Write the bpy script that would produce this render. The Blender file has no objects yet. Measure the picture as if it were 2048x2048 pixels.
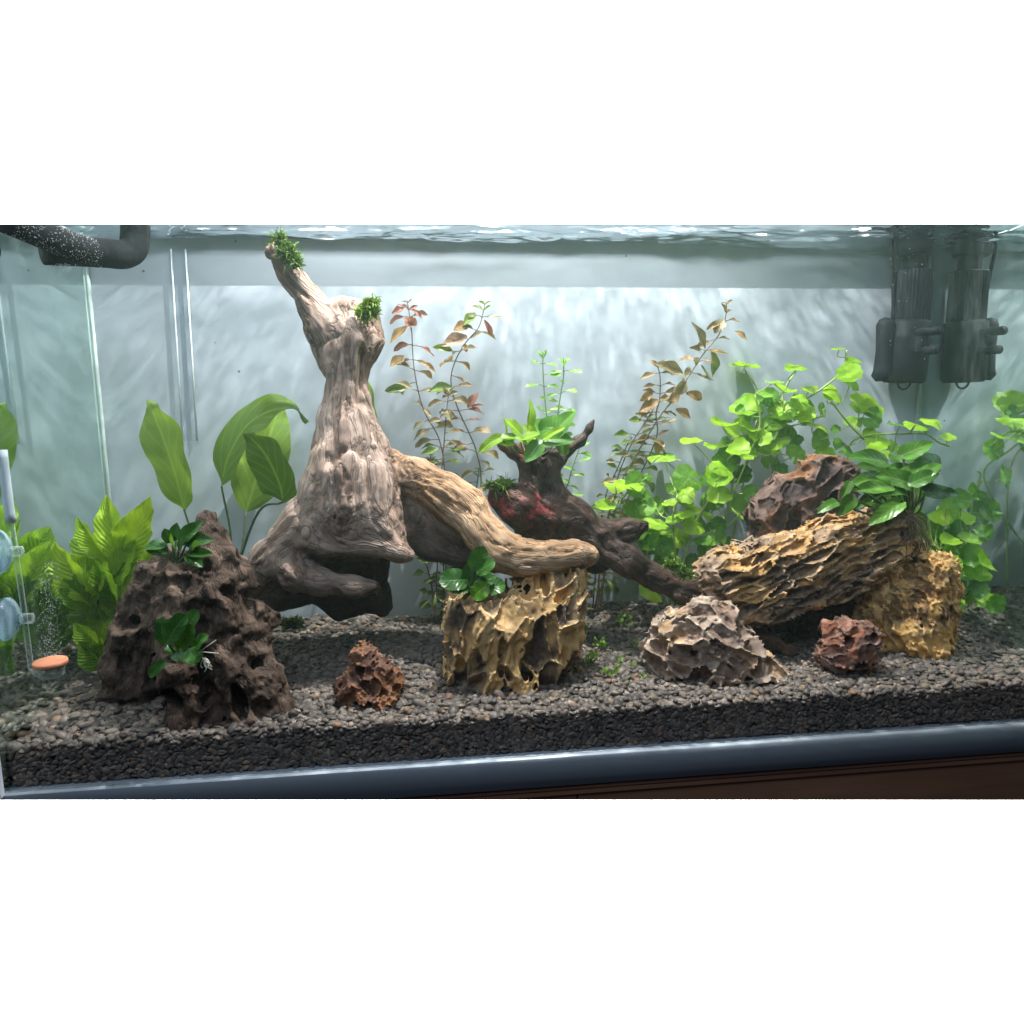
import bpy, bmesh, math, random
import numpy as np
from mathutils import Vector, Matrix, Quaternion
import openvdb

random.seed(7); np.random.seed(7)
SC = bpy.context.scene
COL = SC.collection

# ------------------------------------------------------------------ camera
F_PX = 1538.0                                   # focal length in pixels of a 2048 px wide picture
YAW, PITCH, ROLL = 0.12214057, 0.16325836, -0.01075971
CZ = 1.20                                       # eye height
XL, DB, DF, ZB, ZW = -0.4265196, 1.11684222, 0.79312185, -0.40423808 + CZ, 0.19505354 + CZ
XR = XL + 1.2                                   # a 120 cm tank, as it looks through the front glass
cy_, sy_ = math.cos(YAW), math.sin(YAW); cp_, sp_ = math.cos(PITCH), math.sin(PITCH)
FWD = np.array([sy_*cp_, cy_*cp_, -sp_]); R0 = np.array([cy_, -sy_, 0.0]); U0 = np.cross(R0, FWD)
RT = R0*math.cos(ROLL) + U0*math.sin(ROLL); UP = U0*math.cos(ROLL) - R0*math.sin(ROLL)
EYE = np.array([0, 0, CZ])

def ray(px, py):
    return FWD + RT*((px-1024)/F_PX) + UP*((1024-py)/F_PX)
def at(px, py, Y):
    """point of the place seen at a picture position, at depth Y"""
    d = ray(px, py); return EYE + d*(Y/d[1])
G0, GS = CZ-0.360, 0.086                        # gravel surface: height at the front glass, slope to the back
def gz(x, y):
    return G0 + GS*(y-DF)
def gY(px, py):
    d = ray(px, py); return (G0-GS*DF-CZ)/(d[2]/d[1]-GS)
def gpt(px, py):
    return at(px, py, gY(px, py))

cam = bpy.data.cameras.new('camera'); co = bpy.data.objects.new('camera', cam); COL.objects.link(co)
M = Matrix.Identity(4)
for i in range(3):
    M[i][0], M[i][1], M[i][2], M[i][3] = RT[i], UP[i], -FWD[i], EYE[i]
co.matrix_world = M
cam.sensor_fit = 'HORIZONTAL'; cam.sensor_width = 36.0; cam.lens = F_PX/2048*36
cam.clip_start = 0.01; cam.clip_end = 60
SC.camera = co

# ------------------------------------------------------------------ world, lamps, exposure
w = bpy.data.worlds.new('World'); SC.world = w; w.use_nodes = True
w.node_tree.nodes['Background'].inputs[0].default_value = (0.62, 0.75, 1.0, 1)
w.node_tree.nodes['Background'].inputs[1].default_value = 0.02
SC.view_settings.view_transform = 'Standard'; SC.view_settings.look = 'None'
SC.view_settings.exposure = 0.25; SC.view_settings.gamma = 1.0; SC.view_settings.use_curve_mapping = False
SC.render.engine = 'CYCLES'
SC.cycles.use_denoising = True
SC.cycles.max_bounces = 10; SC.cycles.transparent_max_bounces = 16; SC.cycles.volume_bounces = 1
SC.cycles.sample_clamp_indirect = 4.0
SC.cycles.caustics_reflective = True; SC.cycles.caustics_refractive = False

def lamp(name, kind, loc, target, energy, color, **kw):
    l = bpy.data.lights.new(name, kind); o = bpy.data.objects.new(name, l); COL.objects.link(o)
    o.location = loc
    d = Vector(target)-Vector(loc); o.rotation_euler = d.to_track_quat('-Z', 'Y').to_euler()
    l.energy = energy; l.color = color
    for k, v in kw.items(): setattr(l, k, v)
    return o

LAMP_A = lamp('aquarium_lamp', 'SPOT', (0.20, 0.935, ZW+0.55), (0.20, 0.94, 0), 52.0, (1.0, 0.985, 0.96),
              spot_size=math.radians(150), spot_blend=0.75, shadow_soft_size=0.003)
nt = LAMP_A.data; nt.use_nodes = True; nt = nt.node_tree          # wavy ripple light of the water surface, painted into the lamp's emission
em = nt.nodes['Emission']
geo = nt.nodes.new('ShaderNodeNewGeometry'); sep = nt.nodes.new('ShaderNodeSeparateXYZ'); nt.links.new(geo.outputs['Incoming'], sep.inputs[0])
ab = nt.nodes.new('ShaderNodeMath'); ab.operation = 'ABSOLUTE'; nt.links.new(sep.outputs[2], ab.inputs[0])
mx = nt.nodes.new('ShaderNodeMath'); mx.operation = 'MAXIMUM'; nt.links.new(ab.outputs[0], mx.inputs[0]); mx.inputs[1].default_value = 0.05
dx = nt.nodes.new('ShaderNodeMath'); dx.operation = 'DIVIDE'; nt.links.new(sep.outputs[0], dx.inputs[0]); nt.links.new(mx.outputs[0], dx.inputs[1])
dy = nt.nodes.new('ShaderNodeMath'); dy.operation = 'DIVIDE'; nt.links.new(sep.outputs[1], dy.inputs[0]); nt.links.new(mx.outputs[0], dy.inputs[1])
cb = nt.nodes.new('ShaderNodeCombineXYZ'); nt.links.new(dx.outputs[0], cb.inputs[0]); st_ = nt.nodes.new('ShaderNodeMath'); st_.operation = 'MULTIPLY'; nt.links.new(dy.outputs[0], st_.inputs[0]); st_.inputs[1].default_value = 9.0; nt.links.new(st_.outputs[0], cb.inputs[1])
n1 = nt.nodes.new('ShaderNodeTexNoise'); n1.inputs['Scale'].default_value = 5; n1.inputs['Detail'].default_value = 3
nt.links.new(cb.outputs[0], n1.inputs['Vector'])
mixv = nt.nodes.new('ShaderNodeVectorMath'); mixv.operation = 'MULTIPLY_ADD'; nt.links.new(n1.outputs['Color'], mixv.inputs[0])
mixv.inputs[1].default_value = (0.42, 0.42, 0.42); nt.links.new(cb.outputs[0], mixv.inputs[2])
def lines(scale, width, detail):
    n_ = nt.nodes.new('ShaderNodeTexNoise'); n_.inputs['Scale'].default_value = scale; n_.inputs['Detail'].default_value = detail; n_.inputs['Roughness'].default_value = 0.5
    nt.links.new(mixv.outputs[0], n_.inputs['Vector'])
    a_ = nt.nodes.new('ShaderNodeMath'); a_.operation = 'SUBTRACT'; nt.links.new(n_.outputs[0], a_.inputs[0]); a_.inputs[1].default_value = 0.5
    b_ = nt.nodes.new('ShaderNodeMath'); b_.operation = 'ABSOLUTE'; nt.links.new(a_.outputs[0], b_.inputs[0])
    c_ = nt.nodes.new('ShaderNodeMapRange'); nt.links.new(b_.outputs[0], c_.inputs[0])
    for k_, v_ in enumerate((0.0, width, 1.0, 0.0)): c_.inputs[k_+1].default_value = v_
    d_ = nt.nodes.new('ShaderNodeMath'); d_.operation = 'POWER'; nt.links.new(c_.outputs[0], d_.inputs[0]); d_.inputs[1].default_value = 2.2
    return n_.outputs[0], d_.outputs[0]
_, l1 = lines(9, .060, 2.0)
n_mid, l2 = lines(18, .070, 1.5)
sm = nt.nodes.new('ShaderNodeMath'); sm.operation = 'ADD'; nt.links.new(l1, sm.inputs[0]); nt.links.new(l2, sm.inputs[1])
m1 = nt.nodes.new('ShaderNodeMath'); m1.operation = 'MULTIPLY'; nt.links.new(sm.outputs[0], m1.inputs[0]); nt.links.new(n1.outputs[0], m1.inputs[1])
mb = nt.nodes.new('ShaderNodeMath'); mb.operation = 'MULTIPLY_ADD'; nt.links.new(m1.outputs[0], mb.inputs[0]); mb.inputs[1].default_value = 3.4; mb.inputs[2].default_value = 0.42
nt.links.new(mb.outputs[0], em.inputs['Strength'])

LAMP_B = lamp('aquarium_lamp_bar', 'AREA', (0.11, 0.93, ZW+0.17), (0.11, 0.93, 0), 3.6, (1.0, 0.985, 0.95), shape='RECTANGLE', size=0.70, size_y=0.09)
LAMP_R = lamp('room_fill', 'AREA', (-0.3, -0.1, 2.3), (0.15, 0.75, 0.85), 12.0, (0.70, 0.82, 1.0), shape='RECTANGLE', size=1.2, size_y=0.8)  # unseen room light, added in front to brighten rail and gravel face
for i, (z, tz) in enumerate(((1.55, 2.4), (0.75, -0.4))):          # added unseen lamps that whiten the wall behind the tank
    lamp('backdrop_lamp', 'AREA', (0.4, 1.55, z), (0.5, 2.6, tz), 420.0, (1, 1, 1), shape='RECTANGLE', size=3.4, size_y=0.15)

# ------------------------------------------------------------------ helpers: objects
def props(o, label=None, cat=None, group=None, kind=None):
    if label: o['label'] = label
    if cat: o['category'] = cat
    if group: o['group'] = group
    if kind: o['kind'] = kind
    return o
def mesh_obj(name, verts, faces, mat, parent=None, smooth=True, world=True):
    me = bpy.data.meshes.new(name)
    me.from_pydata([tuple(v) for v in verts], [], [tuple(f) for f in faces]); me.update()
    if smooth: me.polygons.foreach_set('use_smooth', np.ones(len(me.polygons), bool))
    o = bpy.data.objects.new(name, me); COL.objects.link(o)
    if mat: me.materials.append(mat)
    if parent: adopt(o, parent)
    return o
ROOT_LOC = {}
def adopt(o, parent):
    o.parent = parent
    if parent.name in ROOT_LOC:
        o.matrix_basis = Matrix.Translation(-Vector(ROOT_LOC[parent.name])) @ o.matrix_basis
def thing(name, loc, label, cat, group=None):
    o = bpy.data.objects.new(name, None); COL.objects.link(o); o.location = Vector(loc); o.empty_display_size = 0.02
    ROOT_LOC[o.name] = tuple(loc)
    return props(o, label, cat, group)
def bm_obj(name, bm, mat, parent=None, smooth=True):
    me = bpy.data.meshes.new(name); bmesh.ops.recalc_face_normals(bm, faces=bm.faces); bm.to_mesh(me); bm.free()
    if smooth: me.polygons.foreach_set('use_smooth', np.ones(len(me.polygons), bool))
    o = bpy.data.objects.new(name, me); COL.objects.link(o)
    if mat: me.materials.append(mat)
    if parent: adopt(o, parent)
    return o
def box(name, lo, hi, mat, parent=None, bevel=0.0):
    bm = bmesh.new(); bmesh.ops.create_cube(bm, size=1)
    lo, hi = Vector(lo), Vector(hi)
    for v in bm.verts: v.co = Vector([lo[i]+(v.co[i]+.5)*(hi[i]-lo[i]) for i in range(3)])
    if bevel: bmesh.ops.bevel(bm, geom=list(bm.edges), offset=bevel, segments=2, affect='EDGES', profile=.5)
    return bm_obj(name, bm, mat, parent, smooth=False)
def tube_data(pts, radii, n=8, cap=True):
    pts = [Vector(p) for p in pts]; V, Fc = [], []
    if not hasattr(radii, '__len__'): radii = [radii]*len(pts)
    prev = None
    for i, p in enumerate(pts):
        t = (pts[min(i+1, len(pts)-1)]-pts[max(i-1, 0)]).normalized()
        if prev is None:
            a = Vector((0, 0, 1)) if abs(t.z) < .9 else Vector((1, 0, 0)); u = t.cross(a).normalized()
        else:
            u = (prev - t*prev.dot(t)).normalized()
        prev = u; v = t.cross(u)
        for j in range(n):
            a = 2*math.pi*j/n; V.append(p+(u*math.cos(a)+v*math.sin(a))*radii[i])
    for i in range(len(pts)-1):
        for j in range(n):
            Fc.append((i*n+j, i*n+(j+1) % n, (i+1)*n+(j+1) % n, (i+1)*n+j))
    if cap:
        Fc.append(tuple(range(n-1, -1, -1))); Fc.append(tuple(range((len(pts)-1)*n, len(pts)*n)))
    return V, Fc
def smooth_path(pts, n=6):
    """Catmull-Rom through the points"""
    P = [np.array(p, float) for p in pts]; P = [2*P[0]-P[1]]+P+[2*P[-1]-P[-2]]; out = []
    for i in range(1, len(P)-2):
        for k in range(n):
            t = k/n; a, b, c, d = P[i-1], P[i], P[i+1], P[i+2]
            out.append(.5*((2*b)+(-a+c)*t+(2*a-5*b+4*c-d)*t*t+(-a+3*b-3*c+d)*t**3))
    out.append(P[-2]); return out
class Join:
    def __init__(s): s.V, s.F = [], []
    def add(s, V, Fc):
        o = len(s.V); s.V += [tuple(v) for v in V]; s.F += [tuple(i+o for i in f) for f in Fc]
    def tube(s, pts, r, n=6): s.add(*tube_data(pts, r, n))
    def build(s, name, mat, parent=None, smooth=True): return mesh_obj(name, s.V, s.F, mat, parent, smooth)
def ico(sub, r=1.0):
    bm = bmesh.new(); bmesh.ops.create_icosphere(bm, subdivisions=sub, radius=r)
    V = np.array([v.co[:] for v in bm.verts]); Fc = [tuple(v.index for v in f.verts) for f in bm.faces]; bm.free(); return V, Fc

# ------------------------------------------------------------------ helpers: noise on arrays
def _hi(ix, iy, iz, seed):
    with np.errstate(over='ignore'):
        n = ix.astype(np.uint32)*np.uint32(374761393); n += iy.astype(np.uint32)*np.uint32(668265263); n += iz.astype(np.uint32)*np.uint32(2246822519); n += np.uint32((seed*1274126177) & 0xffffffff)
        n ^= n >> np.uint32(13); n *= np.uint32(1274126177); n ^= n >> np.uint32(16); n *= np.uint32(2246822519); n ^= n >> np.uint32(15)
    return n
def vnoise(P, seed=0):
    P = P.astype(np.float32); I = np.floor(P); f = P-I; f = f*f*(3-2*f); I = I.astype(np.int32); K = np.float32(1/4294967295.0)
    X, Y, Z = [(I[:, 0]+a, f[:, 0] if a else 1-f[:, 0]) for a in (0, 1)], [(I[:, 1]+a, f[:, 1] if a else 1-f[:, 1]) for a in (0, 1)], [(I[:, 2]+a, f[:, 2] if a else 1-f[:, 2]) for a in (0, 1)]
    r = np.zeros(len(P), np.float32)
    for x, wx in X:
        for y, wy in Y:
            wxy = wx*wy
            for z, wz in Z: r += wxy*wz*(_hi(x, y, z, seed).astype(np.float32)*K)
    return r*2-1
def fbm(P, octv=3, seed=0, gain=.5):
    s = 0; a = 1.0; t = 0
    for o in range(octv):
        s = s + a*vnoise(P*(2.03**o)+o*17.3, seed+o*31); t += a; a *= gain
    return s/t*1.5
def worley(P, seed=0):
    P = P.astype(np.float32); I = np.floor(P); fr = P-I; I = I.astype(np.int32); n = len(P)
    f1 = np.full(n, 9.0, np.float32); f2 = np.full(n, 9.0, np.float32); cid = np.zeros(n, np.float32); k = np.float32(.8/1023)
    for a in (-1, 0, 1):
        for b in (-1, 0, 1):
            for c in (-1, 0, 1):
                h = _hi(I[:, 0]+a, I[:, 1]+b, I[:, 2]+c, seed)
                d = (fr[:, 0]-(a+.1)-(h & np.uint32(1023)).astype(np.float32)*k)**2
                d += (fr[:, 1]-(b+.1)-((h >> np.uint32(10)) & np.uint32(1023)).astype(np.float32)*k)**2
                d += (fr[:, 2]-(c+.1)-((h >> np.uint32(20)) & np.uint32(1023)).astype(np.float32)*k)**2
                m = d < f1; f2 = np.where(m, f1, np.minimum(f2, d)); cid = np.where(m, (h >> np.uint32(7)) & np.uint32(1023), cid); f1 = np.where(m, d, f1)
    return np.sqrt(f1), np.sqrt(f2), cid.astype(np.float32)/np.float32(1023)

# ------------------------------------------------------------------ helpers: solid shapes as distance fields
class Solid:
    def __init__(s, lo, hi, h):
        s.lo = np.array(lo, float); s.h = h; s.n = np.ceil((np.array(hi)-s.lo)/h).astype(int)+1
        s.ax = [s.lo[i]+np.arange(s.n[i])*h for i in range(3)]
        s.A = np.full(s.n, 0.06, np.float32)
    def sub(s, c0, c1):
        i0 = np.clip(np.floor((c0-s.lo)/s.h).astype(int), 0, s.n-1); i1 = np.clip(np.ceil((c1-s.lo)/s.h).astype(int)+1, 1, s.n)
        sl = tuple(slice(i0[k], i1[k]) for k in range(3))
        return sl, np.stack(np.meshgrid(*[s.ax[k][sl[k]] for k in range(3)], indexing='ij'), -1).astype(np.float32)
    def put(s, sl, d, k, mode):
        a = s.A[sl]
        if mode == 'add':
            h = np.clip(.5+.5*(d-a)/k, 0, 1); s.A[sl] = d*(1-h)+a*h-k*h*(1-h)
        else:
            d = -d; h = np.clip(.5-.5*(d-a)/k, 0, 1); s.A[sl] = d*(1-h)+a*h+k*h*(1-h)
    def cone(s, a, b, ra, rb, k, mode='add'):
        m = max(ra, rb)+.03+k; c0 = np.minimum(a, b)-m; c1 = np.maximum(a, b)+m; sl, P = s.sub(c0, c1)
        if 0 in P.shape: return
        ab = b-a; t = np.clip(((P-a)@ab)/max(ab@ab, 1e-9), 0, 1)
        d = np.sqrt(((P-a-t[..., None]*ab)**2).sum(-1))-(ra+(rb-ra)*t)
        s.put(sl, d.astype(np.float32), k, mode)
    def ell(s, c, r, R=np.eye(3), k=.01, mode='add', p=2):
        """R: rows are the ellipsoid's own axes"""
        r = np.array(r, float); m = r.max()+.03+k; sl, P = s.sub(c-m, c+m)
        if 0 in P.shape: return
        q = (P-c)@np.asarray(R).T
        if p != 2:
            d = ((np.abs(q/r)**p).sum(-1)**(1/p)-1)*r.min(); s.put(sl, d.astype(np.float32), k, mode); return
        k0 = np.sqrt(((q/r)**2).sum(-1)); k1 = np.sqrt(((q/(r*r))**2).sum(-1))
        d = np.where(k1 > 1e-6, k0*(k0-1)/np.maximum(k1, 1e-6), -r.min())
        s.put(sl, d.astype(np.float32), k, mode)
    def plane(s, c, n, k=.003):
        sl, P = s.sub(s.lo, s.lo+s.n*s.h); d = (P-c)@np.asarray(n, float); a = s.A
        h = np.clip(.5-.5*(d-a)/k, 0, 1); s.A = (d*(1-h)+a*h+k*h*(1-h)).astype(np.float32)
    def band(s, fn, width):
        m = np.abs(s.A) < width; ix = np.argwhere(m); P = s.lo+ix*s.h
        s.A[m] = (s.A[m]+fn(P)).astype(np.float32)
    def mesh(s):
        for k in range(3):                                          # keep it closed at the box
            sl = [slice(None)]*3
            for e in (0, -1):
                sl[k] = e; s.A[tuple(sl)] = np.maximum(s.A[tuple(sl)], s.h)
        g = openvdb.FloatGrid(0.06); g.copyFromArray(s.A); g.transform = openvdb.createLinearTransform(voxelSize=s.h)
        out = g.convertToPolygons(0.0, 0.0); pts = np.asarray(out[0], float)+s.lo
        Q = np.asarray(out[-1]).astype(np.int64)[:, ::-1] if len(out[-1]) else np.zeros((0, 4), np.int64)
        lab = np.arange(len(pts))                                   # keep the largest connected piece
        E = np.concatenate([Q[:, [0, 1]], Q[:, [1, 2]], Q[:, [2, 3]], Q[:, [3, 0]]])
        for _ in range(400):
            m = np.minimum(lab[E[:, 0]], lab[E[:, 1]]); old = lab.copy()
            np.minimum.at(lab, E[:, 0], m); np.minimum.at(lab, E[:, 1], m); lab = lab[lab]; lab = lab[lab]
            if (lab == old).all(): break
        u, c = np.unique(lab, return_counts=True); keep = lab == u[c.argmax()]
        Q = Q[keep[Q].all(1)]; remap = np.cumsum(keep)-1
        return pts[keep], remap[Q]
def solid_obj(name, V, Q, mat, attrs=None, disp=None, parent=None):
    me = bpy.data.meshes.new(name); me.vertices.add(len(V)); me.vertices.foreach_set('co', V.astype(np.float32).ravel())
    me.loops.add(Q.size); me.loops.foreach_set('vertex_index', Q.astype(np.int32).ravel())
    me.polygons.add(len(Q)); me.polygons.foreach_set('loop_start', np.arange(0, Q.size, 4, dtype=np.int32))
    me.update(calc_edges=True); me.validate()
    N = np.zeros(len(V)*3, np.float32); me.vertices.foreach_get('normal', N); N = N.reshape(-1, 3)
    vol = (V[Q[:, 0]]*np.cross(V[Q[:, 1]], V[Q[:, 2]])).sum()
    if vol < 0: me.flip_normals(); N = -N
    if disp is not None:
        V = V+N*disp[:, None]; me.vertices.foreach_set('co', V.astype(np.float32).ravel()); me.update()
    me.polygons.foreach_set('use_smooth', np.ones(len(me.polygons), bool))
    for k, a in (attrs or {}).items():
        at_ = me.attributes.new(k, 'FLOAT', 'POINT'); at_.data.foreach_set('value', a.astype(np.float32))
    o = bpy.data.objects.new(name, me); COL.objects.link(o); me.materials.append(mat)
    if parent: adopt(o, parent)
    return o

# ------------------------------------------------------------------ helpers: materials
def new_mat(name):
    m = bpy.data.materials.new(name); m.use_nodes = True; nt = m.node_tree; return m, nt, nt.nodes['Principled BSDF']
def N(nt, kind, **kw):
    n = nt.nodes.new(kind)
    for k, v in kw.items():
        if k.startswith('i_'): n.inputs[k[2:].replace('_', ' ')].default_value = v
        else: setattr(n, k, v)
    return n
def ramp(nt, stops, src):
    r = nt.nodes.new('ShaderNodeValToRGB'); e = r.color_ramp.elements
    while len(e) < len(stops): e.new(.5)
    for el, (p, c) in zip(e, stops): el.position = p; el.color = (*c, 1)
    nt.links.new(src, r.inputs[0]); return r.outputs[0]
def mixc(nt, fac, a, b, blend='MIX'):
    n = nt.nodes.new('ShaderNodeMix'); n.data_type = 'RGBA'; n.blend_type = blend
    for s, v in ((n.inputs[0], fac), (n.inputs[6], a), (n.inputs[7], b)):
        if isinstance(v, (int, float)): s.default_value = v
        elif isinstance(v, tuple): s.default_value = (*v, 1)
        else: nt.links.new(v, s)
    return n.outputs[2]
def math_(nt, op, a, b=0.0, c=0.0, clamp=False):
    n = nt.nodes.new('ShaderNodeMath'); n.operation = op; n.use_clamp = clamp
    for s, v in zip(n.inputs, (a, b, c)):
        if isinstance(v, (int, float)): s.default_value = v
        else: nt.links.new(v, s)
    return n.outputs[0]
def maprange(nt, v, a, b, c=0.0, d=1.0):
    n = nt.nodes.new('ShaderNodeMapRange'); nt.links.new(v, n.inputs[0])
    for i, x in enumerate((a, b, c, d)): n.inputs[i+1].default_value = x
    return n.outputs[0]
def attr(nt, name):
    n = nt.nodes.new('ShaderNodeAttribute'); n.attribute_name = name; return n.outputs['Fac']
def noise(nt, scale, detail=4, rough=.6, coord='Object', stretch=None):
    tc = nt.nodes.new('ShaderNodeTexCoord'); v = tc.outputs[coord]
    if stretch:
        mp = nt.nodes.new('ShaderNodeMapping'); mp.inputs['Scale'].default_value = stretch; nt.links.new(v, mp.inputs[0]); v = mp.outputs[0]
    n = nt.nodes.new('ShaderNodeTexNoise'); n.inputs['Scale'].default_value = scale; n.inputs['Detail'].default_value = detail; n.inputs['Roughness'].default_value = rough
    nt.links.new(v, n.inputs['Vector']); return n.outputs[0]
def bump(nt, bsdf, h, strength=.5, dist=.001):
    b = nt.nodes.new('ShaderNodeBump'); b.inputs['Strength'].default_value = strength; b.inputs['Distance'].default_value = dist
    nt.links.new(h, b.inputs['Height']); nt.links.new(b.outputs[0], bsdf.inputs['Normal'])
def simple(name, col, rough=.5, metal=0.0, spec=.5):
    m, nt, b = new_mat(name); b.inputs['Base Color'].default_value = (*col, 1); b.inputs['Roughness'].default_value = rough
    b.inputs['Metallic'].default_value = metal; b.inputs['Specular IOR Level'].default_value = spec
    return m

# ------------------------------------------------------------------ the tank and its surroundings
m_white = simple('white_backdrop', (.9, .9, .9), .9)
o = mesh_obj('backdrop', [(-5, 2.6, -3), (5.5, 2.6, -3), (5.5, 2.6, 5.5), (-5, 2.6, 5.5)], [(0, 1, 2, 3)], m_white, smooth=False)  # added sheet that gives the blank white above and below the tank
props(o, 'added plain white wall behind the tank', 'backdrop', kind='structure')

m_back, nt, b = new_mat('frosted_back_film')
n = noise(nt, 9, 6, .68); n_ = noise(nt, 60, 3, .7)
c = ramp(nt, [(.28, (.31, .385, .415)), (.5, (.375, .435, .485)), (.75, (.42, .475, .525))], n)
sp = nt.nodes.new('ShaderNodeTexVoronoi'); sp.inputs['Scale'].default_value = 26
tc = nt.nodes.new('ShaderNodeTexCoord'); nt.links.new(tc.outputs['Object'], sp.inputs['Vector'])
spot = math_(nt, 'LESS_THAN', sp.outputs['Distance'], .045)
rnd = nt.nodes.new('ShaderNodeSeparateColor'); nt.links.new(sp.outputs['Color'], rnd.inputs[0])
spot = math_(nt, 'MULTIPLY', spot, math_(nt, 'GREATER_THAN', rnd.outputs[0], .62))
nt.links.new(mixc(nt, spot, c, (.12, .15, .14)), b.inputs['Base Color'])
b.inputs['Roughness'].default_value = .55; b.inputs['Specular IOR Level'].default_value = .3
bump(nt, b, n_, .15, .001)

m_side = bpy.data.materials.new('side_glass'); m_side.use_nodes = True; nt = m_side.node_tree; nt.nodes.clear()
out = nt.nodes.new('ShaderNodeOutputMaterial'); gl = nt.nodes.new('ShaderNodeBsdfGlossy'); df = nt.nodes.new('ShaderNodeBsdfDiffuse'); ms = nt.nodes.new('ShaderNodeMixShader')
gl.inputs['Color'].default_value = (.76, .88, .83, 1); gl.inputs['Roughness'].default_value = .03
df.inputs['Color'].default_value = (.45, .55, .52, 1)
sc_ = noise(nt, 30, 6, .75, stretch=(1, 1, .35)); fac = maprange(nt, sc_, .45, .75, .0, .10)
nt.links.new(fac, ms.inputs[0]); nt.links.new(gl.outputs[0], ms.inputs[1]); nt.links.new(df.outputs[0], ms.inputs[2]); nt.links.new(ms.outputs[0], out.inputs[0])

m_clear = bpy.data.materials.new('front_glass'); m_clear.use_nodes = True; nt = m_clear.node_tree; nt.nodes.clear()
out = nt.nodes.new('ShaderNodeOutputMaterial'); tr = nt.nodes.new('ShaderNodeBsdfTransparent'); tr.inputs[0].default_value = (.985, .99, .988, 1); nt.links.new(tr.outputs[0], out.inputs[0])
m_seal = simple('silicone_seal', (.55, .60, .70), .35)
m_black = simple('black_rubber_trim', (.015, .018, .02), .5)
m_sealb = simple('clear_seal', (.42, .52, .50), .25)

TANK = thing('aquarium', (XL+.6, (DF+DB)/2, ZB), 'long glass fish tank filled with water and lit from above', 'aquarium')
box('back_pane', (XL-.01, DB, ZB-.01), (XR+.01, DB+.01, ZW+.004), m_back, TANK)
def cut_by_ray_row(o, row, keep_below=True):
    """trim an object to the part of it that is modelled"""
    me = o.data; bm = bmesh.new(); bm.from_mesh(me); W_ = (Matrix.Translation(Vector(ROOT_LOC[o.parent.name])) if o.parent else Matrix.Identity(4)) @ o.matrix_basis; bm.transform(W_)
    n = Vector(np.cross(ray(0, row), ray(2048, row))).normalized()
    if n.z < 0: n = -n
    if not keep_below: n = -n
    bmesh.ops.bisect_plane(bm, geom=list(bm.verts)+list(bm.edges)+list(bm.faces), plane_co=Vector(EYE), plane_no=n, clear_outer=True)
    bmesh.ops.holes_fill(bm, edges=[e for e in bm.edges if e.is_boundary], sides=0)
    bm.transform(W_.inverted()); bm.to_mesh(me); bm.free()
sl = box('side_pane', (XL-.010, DF-.010, ZB-.004), (XL, DB, ZW+.004), m_side)
cut_by_ray_row(sl, 448); adopt(sl, TANK)
box('side_pane', (XR, DF-.010, ZB-.004), (XR+.010, DB, ZW+.004), m_side, TANK)
box('front_pane', (XL+.0005, DF-.009, ZB), (XR-.0005, DF-.0015, ZW-.01), m_clear, TANK)
box('bottom_pane', (XL, DF-.009, ZB-.004), (XR, DB, ZB-.0005), m_black, TANK)
box('seal', (XL-.022, DF-.018, ZB-.001), (XL+.0005, DF-.0105, ZB+.17), m_seal, TANK)
for x, s in ((XL, 1), (XR, -1)):                                    # silicone beads in the two back corners
    V, Fc = tube_data([(x+s*.0015, DB-.0015, ZB+.05), (x+s*.0015, DB-.0015, ZW-.003)], .0028, 8)
    mesh_obj('seal', V, Fc, m_sealb, TANK)
box('rim', (XL-.01, DB-.0185, ZW+.004), (XR+.01, DB+.012, ZW+.012), m_black, TANK)

m_water = bpy.data.materials.new('tank_water'); m_water.use_nodes = True; nt = m_water.node_tree; nt.nodes.clear()
out = nt.nodes.new('ShaderNodeOutputMaterial'); pv = nt.nodes.new('ShaderNodeVolumePrincipled')
pv.inputs['Color'].default_value = (.64, .92, .83, 1); pv.inputs['Density'].default_value = .14; pv.inputs['Anisotropy'].default_value = 0.1
nt.links.new(pv.outputs[0], out.inputs['Volume'])
o = box('water', (XL+.0008, DF-.001, ZB+.001), (XR-.0008, DB-.0006, ZW-.0005), m_water); props(o, 'slightly cloudy green tinted water filling the tank', 'water', kind='structure')

m_surf = bpy.data.materials.new('water_surface'); m_surf.use_nodes = True; nt = m_surf.node_tree; nt.nodes.clear()
out = nt.nodes.new('ShaderNodeOutputMaterial'); tr = nt.nodes.new('ShaderNodeBsdfTransparent'); gl = nt.nodes.new('ShaderNodeBsdfGlossy'); ms = nt.nodes.new('ShaderNodeMixShader')
gl.inputs['Color'].default_value = (.86, .92, .97, 1); gl.inputs['Roughness'].default_value = .02
ge = nt.nodes.new('ShaderNodeNewGeometry'); dt = nt.nodes.new('ShaderNodeVectorMath'); dt.operation = 'DOT_PRODUCT'
nt.links.new(ge.outputs['True Normal'], dt.inputs[0]); nt.links.new(ge.outputs['Incoming'], dt.inputs[1])
fac = maprange(nt, math_(nt, 'ABSOLUTE', dt.outputs['Value']), .48, .62, 1.0, .03)
nt.links.new(fac, ms.inputs[0]); nt.links.new(tr.outputs[0], ms.inputs[1]); nt.links.new(gl.outputs[0], ms.inputs[2]); nt.links.new(ms.outputs[0], out.inputs[0])
nx, ny = 420, 60
def front_y(x):
    a = EYE+ray(0, 448)*((ZW-CZ)/ray(0, 448)[2]); b = EYE+ray(2048, 448)*((ZW-CZ)/ray(2048, 448)[2])
    return a[1]+(b[1]-a[1])*(x-a[0])/(b[0]-a[0])
xs = np.linspace(XL+.001, XR-.001, nx); V = []
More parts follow.
